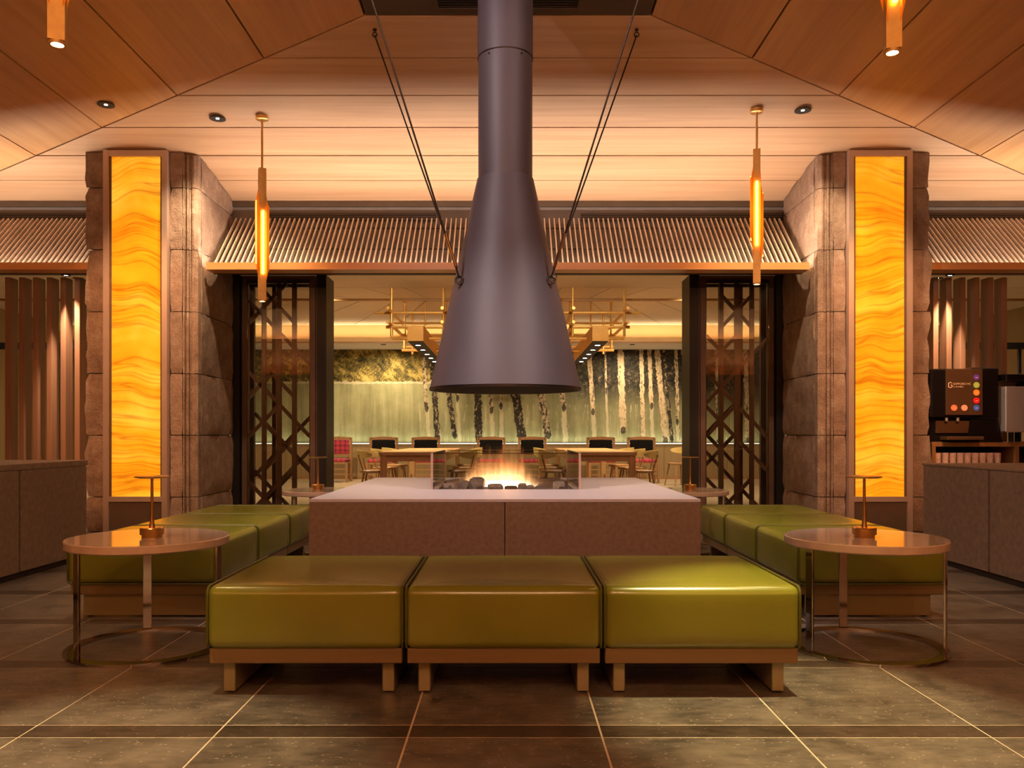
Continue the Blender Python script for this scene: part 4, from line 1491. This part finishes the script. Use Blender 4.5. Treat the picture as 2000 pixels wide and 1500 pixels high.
def ottoman():
    t = thing('leather_ottoman', 'x', 'bench', (0, 0, 0), group='green leather ottomans around the hearth')
    cz = (0.184 + 0.425) / 2
    hz = (0.425 - 0.184) / 2
    c = rbox(BW / 2, BDp / 2, hz, 0.035, 7, 4, 0.010).build('cushion', M['leather'], t, (0, 0, cz), smooth=60)
    for sx in (-1, 1):
        pts = []
        ry, rz_ = BDp / 2 - 0.004, hz - 0.002
        rr = 0.03
        for (cy, cz_, a0) in ((1, 1, 0), (-1, 1, 90), (-1, -1, 180), (1, -1, 270)):
            for k in range(5):
                a = R(a0 + 22.5 * k)
                pts.append((sx * (BW / 2 - 0.006), cy * (ry - rr) + rr * math.cos(a), cz_ * (rz_ - rr) + rr * math.sin(a)))
        MB().path(pts, 0.0055, 6, True).build('piping', M['piping'], c)
    MB().cbox(-BW / 2 + 0.008, BW / 2 - 0.008, -BDp / 2 + 0.02, BDp / 2 - 0.02, 0.128, 0.186, 0.003).build('base', M['bench_wood'], t, smooth=0)
    for sx in (-1, 1):
        MB().cbox(sx * 0.308 - 0.023, sx * 0.308 + 0.023, -BDp / 2 + 0.07, BDp / 2 - 0.07, 0.006, 0.13, 0.003).build('leg', M['bench_leg'], t, smooth=0)
        for sy in (-1, 1):
            MB().tube((sx * 0.308, sy * (BDp / 2 - 0.10), 0.0), (sx * 0.308, sy * (BDp / 2 - 0.10), 0.008), 0.014, 10).build('foot', M['black'], t)
    return t


ot = ottoman()
front_y = 3.108 + BDp / 2
bx0 = X(983.5, 3.108)
posn = []
for i, lab in enumerate(('left end', 'middle', 'right end')):
    posn.append((bx0 + (i - 1) * 0.756, front_y, 0.0, 'green leather ottoman at the %s of the front row' % lab))
for s, lab in ((-1, 'left'), (1, 'right')):
    for i, l2 in enumerate(('nearest', 'middle', 'farthest')):
        posn.append((s * (2.0 if s < 0 else 1.99), 4.47 + BW / 2 + i * 0.760, R(90) * -s, '%s green leather ottoman of the row on the %s of the hearth' % (l2, lab)))
for i, (x_, y_, rz_, lab) in enumerate(posn):
    o = ot if i == 0 else copy_tree(ot)
    o.location = (x_, y_, 0)
    o.rotation_euler = (0, 0, rz_)
    o['label'] = lab

# ================================================================ round side tables and table lamps


def side_table():
    t = thing('side_table', 'x', 'table', (0, 0, 0), group='round side tables')
    Rr = 0.362
    MB().lathe([(0.0, 0.480), (Rr - 0.008, 0.480), (Rr, 0.486), (Rr, 0.516), (Rr - 0.004, 0.520), (0.0, 0.520)], n=72).build('table_top', M['table_top'], t)
    MB().lathe([(Rr, 0.0), (Rr, 0.012), (Rr - 0.048, 0.012), (Rr - 0.048, 0.0)], n=72, close=True).build('base_ring', M['chrome'], t)
    for a in (-125, -5, 115):
        c, s_ = math.cos(R(a)), math.sin(R(a))
        rr = Rr - 0.022
        mb = MB()
        mb.cbox(-0.021, 0.021, -0.006, 0.006, 0.010, 0.482, 0.002)
        lg = mb.build('leg', M['chrome'], t, (rr * c, rr * s_, 0), R(a + 90), smooth=0)
    return t


def table_lamp():
    t = thing('table_lamp', 'x', 'table lamp', (0, 0, 0), group='slim brass table lamps')
    MB().lathe([(0, 0), (0.046, 0), (0.046, 0.014), (0.054, 0.014), (0.054, 0.042), (0.050, 0.046), (0.014, 0.048), (0.0, 0.048)], n=32).build('base', M['brass'], t)
    MB().lathe([(0.014, 0.046), (0.010, 0.07), (0.0075, 0.12), (0.006, 0.275), (0.009, 0.278)], n=16).build('stem', M['brass'], t)
    MB().lathe([(0.0, 0.276), (0.06, 0.278), (0.077, 0.282), (0.078, 0.286), (0.07, 0.289), (0.0, 0.290)], n=40).build('shade', M['brass'], t)
    return t


stb = side_table()
tl = table_lamp()
tabs = [(-1.70, 3.88, 0, 'round stone side table at the front left of the benches', X(297, 3.86), 3.86),
        (1.69, 3.88, 89, 'round stone side table at the front right of the benches', X(1688, 3.86), 3.86),
        (-1.62, 7.22, 40, 'round stone side table behind the hearth on the left', X(621, 7.25), 7.25),
        (1.575, 7.22, 10, 'round stone side table behind the hearth on the right', X(1348, 7.25), 7.25)]
for i, (x_, y_, rz_, lab, lx, ly) in enumerate(tabs):
    o = stb if i == 0 else copy_tree(stb)
    o.location = (x_, y_, 0)
    o.rotation_euler = (0, 0, R(rz_))
    o['label'] = lab
    q = tl if i == 0 else copy_tree(tl)
    q.location = (lx, ly, 0.520)
    q['label'] = 'slim brass table lamp with disc shade on the %s side table' % ('front left', 'front right', 'rear left', 'rear right')[i]

# ================================================================ pendants


def shade_mesh(r, h, cut):
    """half pipe, cut obliquely at both ends, open towards -Y; axis along Z centred at 0"""
    n = 14
    vs_ = []
    for ring_r in (r, r - 0.004):
        for i in range(n + 1):
            a = math.pi * (-0.06 + 1.12 * i / n)
            e = (math.sin(max(0, min(math.pi, a))))
            z_hi = h / 2 - cut * (1 - e)
            z_lo = -h / 2 + cut * (1 - e)
            vs_.append((ring_r * math.cos(a), ring_r * math.sin(a), z_lo))
            vs_.append((ring_r * math.cos(a), ring_r * math.sin(a), z_hi))
    o = 2 * (n + 1)
    fs = []
    for i in range(n):
        a, b, c, d = 2 * i, 2 * i + 2, 2 * i + 3, 2 * i + 1
        fs.append((a, b, c, d))
        fs.append((o + d, o + c, o + b, o + a))
        fs.append((a, o + a, o + b, b))
        fs.append((d, c, o + c, o + d))
    fs.append((0, 1, o + 1, o))
    fs.append((2 * n, o + 2 * n, o + 2 * n + 1, 2 * n + 1))
    return MB().add(vs_, fs)


def pendant(x, y, zb, label, rot, body_h=1.27, group='amber pendants', tubemat='brass_dull', low=0.0):
    zc = ceil_z(x, y)
    t = thing('pendant_lamp', label, 'pendant lamp', (x, y, zb), R(rot), group)
    ww = 0.033
    MB().lathe([(0.06, zc - zb), (0.06, zc - zb - 0.03), (0.054, zc - zb - 0.034), (0.0, zc - zb - 0.034)], n=28).build('canopy', M['brass'], t)
    MB().tube((0, 0, body_h), (0, 0, zc - zb - 0.03), 0.011, 10).build('rod', M['brass_dull'], t)
    MB().box(-ww, ww, -ww, ww, 0.012, body_h).build('body_tube', M[tubemat], t, smooth=0)
    sh = 0.95
    for k, (a, z_) in enumerate(((0, 0.60), (90, 0.72), (180, 0.66), (270, 0.56))):
        rr = 0.036
        dx, dy = math.cos(R(a)), math.sin(R(a))
        cpos = (dx * (ww + 0.020), dy * (ww + 0.020), z_ - low)
        o = shade_mesh(rr, sh * (0.95 if k % 2 else 1.0), 0.17).build('shade', M['amber'], t, cpos, R(a + 90), smooth=40)
        # half pipe's open side faces outward: back rests on the tube
        MB().tube((0, 0.008, -0.30), (0, 0.008, 0.30), 0.013, 10).build('light_tube', M['tube_glow'], o)
    MB().lathe([(0.0, 0.006), (0.024, 0.006)], n=16).build('lamp', M['lamp_glow'], t)
    MB().lathe([(0.034, 0.0), (0.034, 0.012), (0.026, 0.012), (0.026, 0.0)], n=20, close=True).build('lamp_ring', M['brass_dull'], t)
    spot(t, (0, 0, -0.01), (0, 0, -1), 35, (1.0, 0.66, 0.30), 80, 0.7, 0.02)
    return t


pendant(X(512, 7.84), 7.84, 2.28, 'amber pendant hanging beside the left stone pillar', 28)
pendant(X(1478, 7.72), 7.72, 2.42, 'amber pendant hanging beside the right stone pillar', 75)
pendant(X(112, 3.5), 3.5, Z(88, 3.5), 'brass pendant at the top left corner, nearest the camera', 20, 1.0, low=0.02)
pendant(X(1743, 3.7), 3.7, Z(104, 3.7), 'brass pendant at the top right corner, nearest the camera', -12, 1.0, low=0.05)
for i, (x_, y_, z_) in enumerate(((-2.9, 0.4, 2.35), (2.9, 0.2, 2.25), (-0.9, -1.6, 2.45), (1.3, -1.9, 2.30))):
    pendant(x_, y_, z_, 'amber pendant of the lounge behind the camera, %s' % ('far left', 'far right', 'middle left', 'middle right')[i], 40 * i, 1.0)

# ================================================================ lounge downlights
DL = [(207, 203, 'dark ringed downlight on the left wooden ceiling slope', 90, (0.25, -0.2, -1), 70),
      (425, 230, 'small downlight left of the left amber pendant', 260, (-0.42, 1.0, -2.6), 95),
      (1568, 214, 'small downlight right of the right amber pendant', 260, (0.42, 1.0, -2.6), 95)]
for (px, py, lab, wt, aim, sz) in DL:
    d = 7.5
    for _ in range(40):          # walk the sight line to the ceiling
        x_ = X(px, d)
        d = (ceil_z(x_, d) - 1) * F / (PY - py)
    x_ = X(px, d)
    downlight((x_, d, ceil_z(x_, d) - 0.006), lab, wt, aim, DOWN_COL, sz, 0.05, 'lounge downlights', glow='lamp_glow')
# those out of the picture, over the front of the lounge
for (x_, y_, lab, wt, tx, ty, sz, col, tz) in (
        (-1.25, 2.25, 'downlight over the front left of the lounge floor', 800, -1.25, 2.40, 28, (1.0, 0.80, 0.42), 0.3),
        (1.25, 2.75, 'downlight over the front right of the lounge floor', 1150, 1.10, 2.95, 26, (1.0, 0.82, 0.40), 0.3),
        (-2.2, 5.1, 'downlight over the left benches', 200, -1.9, 5.5, 50, DOWN_COL, 0.3),
        (2.2, 5.1, 'downlight over the right benches', 260, 1.9, 5.5, 50, (1.0, 0.80, 0.52), 0.3),
        (-1.45, 4.0, 'downlight aimed at the left half of the hearth', 300, -0.5, 5.2, 50, (1.0, 0.82, 0.74), 0.3),
        (1.45, 4.0, 'downlight aimed at the right half of the hearth', 330, 0.5, 5.2, 50, (1.0, 0.82, 0.74), 0.3),
        (-3.75, 4.8, 'added downlight out of view, brightening the left pillar', 760, -3.8, 8.49, 38, (1.0, 0.46, 0.19), 1.7),  # this one and its right twin are added to brighten the pillar fronts
        (3.75, 4.8, 'added downlight out of view, brightening the right pillar', 760, 3.8, 8.49, 38, (1.0, 0.46, 0.19), 1.7),
        (-1.5, 3.7, 'downlight aimed at the left of the fire hood', 190, -0.15, 5.5, 95, (1.0, 0.80, 0.82), 2.6),
        (1.5, 3.7, 'downlight aimed at the right of the fire hood', 70, 0.2, 5.5, 95, (1.0, 0.72, 0.66), 2.6),
        (-0.4, -1.2, 'downlight behind the camera, left of the middle', 130, -0.8, 6.0, 80, (1.0, 0.58, 0.30), 0.3),
        (0.6, -1.2, 'downlight behind the camera, right of the middle', 130, 0.8, 6.0, 80, (1.0, 0.58, 0.30), 0.3)):
    zc = ceil_z(x_, y_) if y_ > cf else z6
    downlight((x_, y_, zc), lab, wt, (tx - x_, ty - y_, tz - zc), col, sz, 0.05, 'lounge downlights', glow='lamp_glow')

# added ledge and uplight, unseen behind the camera, to brighten the near ceiling
lt = thing('added_ledge', 'added wooden ledge with an amber uplight, out of view behind the camera', 'ledge', (0, -3.98, 2.70))
MB().box(-7.5, 7.5, 0.0, 0.30, 0.0, 0.03).box(-7.5, 7.5, 0.28, 0.30, 0.03, 0.09).build('ledge', M['edge'], lt, smooth=0)
ld = bpy.data.lights.new('added_ledge_light', 'AREA')
ld.shape = 'RECTANGLE'
ld.size = 14.5
ld.size_y = 0.06
ld.energy = 1100
ld.color = (1.0, 0.52, 0.22)
lo = bpy.data.objects.new('added_ledge_light', ld)
C.objects.link(lo)
lo.parent = lt
lo.location = (0, 0.2, 0.08)
lo.rotation_euler = (R(180 - 40), 0, 0)

# ================================================================ drinks shelf at the right
DS = 8.5
sx0 = 4.40
ZS = Z(863, DS)
t = thing('drinks_shelf', 'wooden drinks shelf behind the right stone counter', 'shelf', (5.6, DS + 0.22, 0))
o0 = 5.6
MB().cbox(sx0 - o0, 7.0 - o0, -0.22, 0.22, ZS - 0.05, ZS, 0.003).build('shelf_top', M['chair_wood'], t, smooth=0)
MB().cbox(sx0 - o0, 7.0 - o0, -0.22, 0.22, 0.0, 0.70, 0.003).build('cabinet_body', M['chair_wood'], t, smooth=0)
for xx in (sx0, X(1983, DS) , 6.2, 6.96):
    MB().box(xx - o0, xx - o0 + 0.04, -0.22, 0.22, 0.70, ZS - 0.05).build('divider', M['chair_wood'], t, smooth=0)
MB().box(sx0 - o0, 7.0 - o0, 0.20, 0.22, 0.70, ZS - 0.05).build('back_board', M['dark_joint'], t, smooth=0)
# tumblers
gl = MB()
gl.lathe([(0.0, 0.0), (0.030, 0.0), (0.036, 0.115), (0.034, 0.115), (0.028, 0.008), (0.0, 0.008)], n=16)
gme = gl.mesh('tumbler', M['tumbler'])
for r_ in range(2):
    for i in range(9):
        x_ = sx0 + 0.09 + i * 0.078
        g = link('tumbler', gme, None, (x_, DS + 0.06 + r_ * 0.09, 0.701))
        tag(g, '%s row upturned glass tumbler number %s from the pillar on the drinks shelf' % ('front' if r_ == 0 else 'rear', ('one', 'two', 'three', 'four', 'five', 'six', 'seven', 'eight', 'nine')[i]), 'glass', 'tumblers in the drinks shelf')

# drinks machine
mx0, mx1 = X(1815, DS), X(1948, DS)
mw = mx1 - mx0
mh = Z(718, DS) - ZS
t = thing('drinks_machine', 'black drinks dispenser with coloured round buttons on the wooden shelf', 'drinks machine', (mx0, DS - 0.10, ZS))


def mbx(a, b, y0, y1, z0, z1, name, mat, c=0.004, par=None):
    return MB().cbox(a, b, y0, y1, z0, z1, c).build(name, M[mat], par or t, smooth=0)


fw = X(1894, DS) - mx0          # right edge of the brown door
mbx(0.0, fw, 0.05, 0.40, 0.25, mh - 0.015, 'body', 'machine_black', 0.012)
mbx(0.0, fw, 0.12, 0.40, 0.0, 0.25, 'lower_body', 'machine_black', 0.006)
mbx(fw, mw, 0.07, 0.40, 0.24, mh, 'side_tower', 'machine_black', 0.012)
MB().prism([(fw - 0.03, 0), (mw + 0.05, 0), (mw, 0.24), (fw, 0.24)], 0.09, 0.38, 'Y').build('tower_foot', M['machine_black'], t, smooth=0)
door = mbx(X(1841, DS) - mx0, fw - 0.006, 0.028, 0.052, Z(811, DS) - ZS, mh - 0.02, 'door', 'machine_brown')
mbx(X(1828, DS) - mx0, X(1893, DS) - mx0, 0.10, 0.118, Z(846, DS) - ZS, Z(822, DS) - ZS, 'splash_panel', 'machine_brown', 0.003)
mbx(X(1838, DS) - mx0, X(1908, DS) - mx0, -0.03, 0.12, 0.02, 0.055, 'drip_tray', 'machine_brown', 0.004)
for i in range(9):
    xq = X(1841, DS) - mx0 + 0.037 * i
    MB().box(xq, xq + 0.012, -0.025, 0.11, 0.055, 0.060).build('tray_bar', M['black'], t, smooth=0)
for px in (1846, 1868):
    q = X(px, DS) - mx0
    MB().tube((q, 0.075, 0.25), (q, 0.075, 0.215), 0.014, 10).build('nozzle', M['silver'], t)
bcol = {'purple': (0.10, 0.03, 0.16), 'green': (0.30, 0.36, 0.05), 'orange': (0.85, 0.20, 0.02), 'red': (0.70, 0.01, 0.015), 'blue': (0.05, 0.09, 0.30),
        'coral': (0.85, 0.16, 0.05), 'peach': (0.75, 0.25, 0.12)}
for px, py, cn in ((1898.6, 738, 'purple'), (1898.6, 753, 'green'), (1898.6, 767.5, 'orange'), (1898.6, 783, 'red'), (1898.6, 797, 'blue'),
                   (1855.5, 797, 'coral'), (1875.5, 797, 'peach')):
    col_px = px if px < 1880 else px
    q = (X(px, DS) - mx0, 0.026 if px < 1880 else 0.026, Z(py, DS) - ZS)
    bo = MB().tube((0, 0, 0), (0, -0.008, 0), 0.031, 20).build('button', plain('button_' + cn, bcol[cn], 0.35, 0, 0.1, emit=bcol[cn], estr=0.5), t, q)
    bo['label'] = 'round %s button' % cn
    MB().box(-0.012, 0.012, -0.0095, -0.008, -0.006, 0.002).build('button_mark', M['print_light'], bo, smooth=0)
# strip carrying the side buttons
mbx(X(1888, DS) - mx0, X(1911, DS) - mx0, 0.024, 0.07, Z(811, DS) - ZS, mh - 0.02, 'button_strip', 'machine_brown', 0.003)


def text(body, size, loc, parent, mat, name):
    cu = bpy.data.curves.new('txt', 'FONT')
    cu.body = body
    cu.size = size
    cu.extrude = 0.0006
    tmp = bpy.data.objects.new('txt', cu)
    C.objects.link(tmp)
    bpy.context.view_layer.update()
    me = bpy.data.meshes.new_from_object(tmp.evaluated_get(bpy.context.evaluated_depsgraph_get()))
    bpy.data.objects.remove(tmp, do_unlink=True)
    me.materials.clear()
    me.materials.append(mat)
    o = link(name, me, parent, loc)
    o.rotation_euler = (R(90), 0, 0)
    return o


M['print_logo'] = plain('print_logo', (0.85, 0.62, 0.45), 0.6, 0, 0.02)
text('SAPPORO HOTEL', 0.030, (X(1854, DS) - mx0, 0.026, Z(752.5, DS) - ZS), t, M['print_logo'], 'lettering')
text('by GRANBELL', 0.018, (X(1854, DS) - mx0, 0.026, Z(757.3, DS) - ZS), t, M['print_logo'], 'lettering')
# hexagonal G mark
lx, lz = X(1848.5, DS) - mx0, Z(753, DS) - ZS
hexa = [(0.018, 0.018), (0, 0.029), (-0.018, 0.018), (-0.018, -0.018), (0, -0.029), (0.018, -0.018), (0.018, 0.0), (0.004, 0.0)]
lg = MB()
for a, b in zip(hexa[:-1], hexa[1:]):
    lg.tube((lx + a[0], 0.026, lz + a[1]), (lx + b[0], 0.026, lz + b[1]), 0.0042, 6)
lg.build('logo_mark', M['print_logo'], t)

# coffee machine
cx0 = X(1950, DS)
t = thing('coffee_machine', 'silver coffee machine at the right edge beside the black dispenser', 'coffee machine', (cx0 + 0.35, DS + 0.05, ZS))
hh = Z(733, DS) - ZS
mbx(-0.30, 0.35, 0.05, 0.17, 0.10, hh, 'housing', 'silver', 0.01)
mbx(-0.33, -0.12, -0.14, 0.05, 0.10, hh - 0.12, 'tank', 'silver', 0.01)
mbx(-0.33, 0.35, -0.15, 0.16, hh - 0.07, hh + 0.01, 'top_cover', 'machine_black', 0.008)
mbx(-0.115, 0.35, -0.16, 0.05, 0.10, hh - 0.08, 'front', 'machine_black', 0.01)
mbx(-0.07, 0.30, -0.172, -0.158, 0.40, hh - 0.13, 'display', 'silver', 0.003)
mbx(-0.05, 0.28, -0.176, -0.170, 0.42, hh - 0.15, 'screen', 'machine_brown', 0.002)
for i in range(3):
    mbx(-0.05, 0.30, -0.170, -0.158, 0.24 + 0.025 * i, 0.25 + 0.025 * i, 'grille_bar', 'frame', 0.002)
for sx_ in (-0.25, -0.05, 0.25):
    for yq in (-0.10, 0.12):
        MB().tube((sx_, yq, 0), (sx_, yq, 0.10), 0.025, 12).build('foot', M['machine_black'], t)
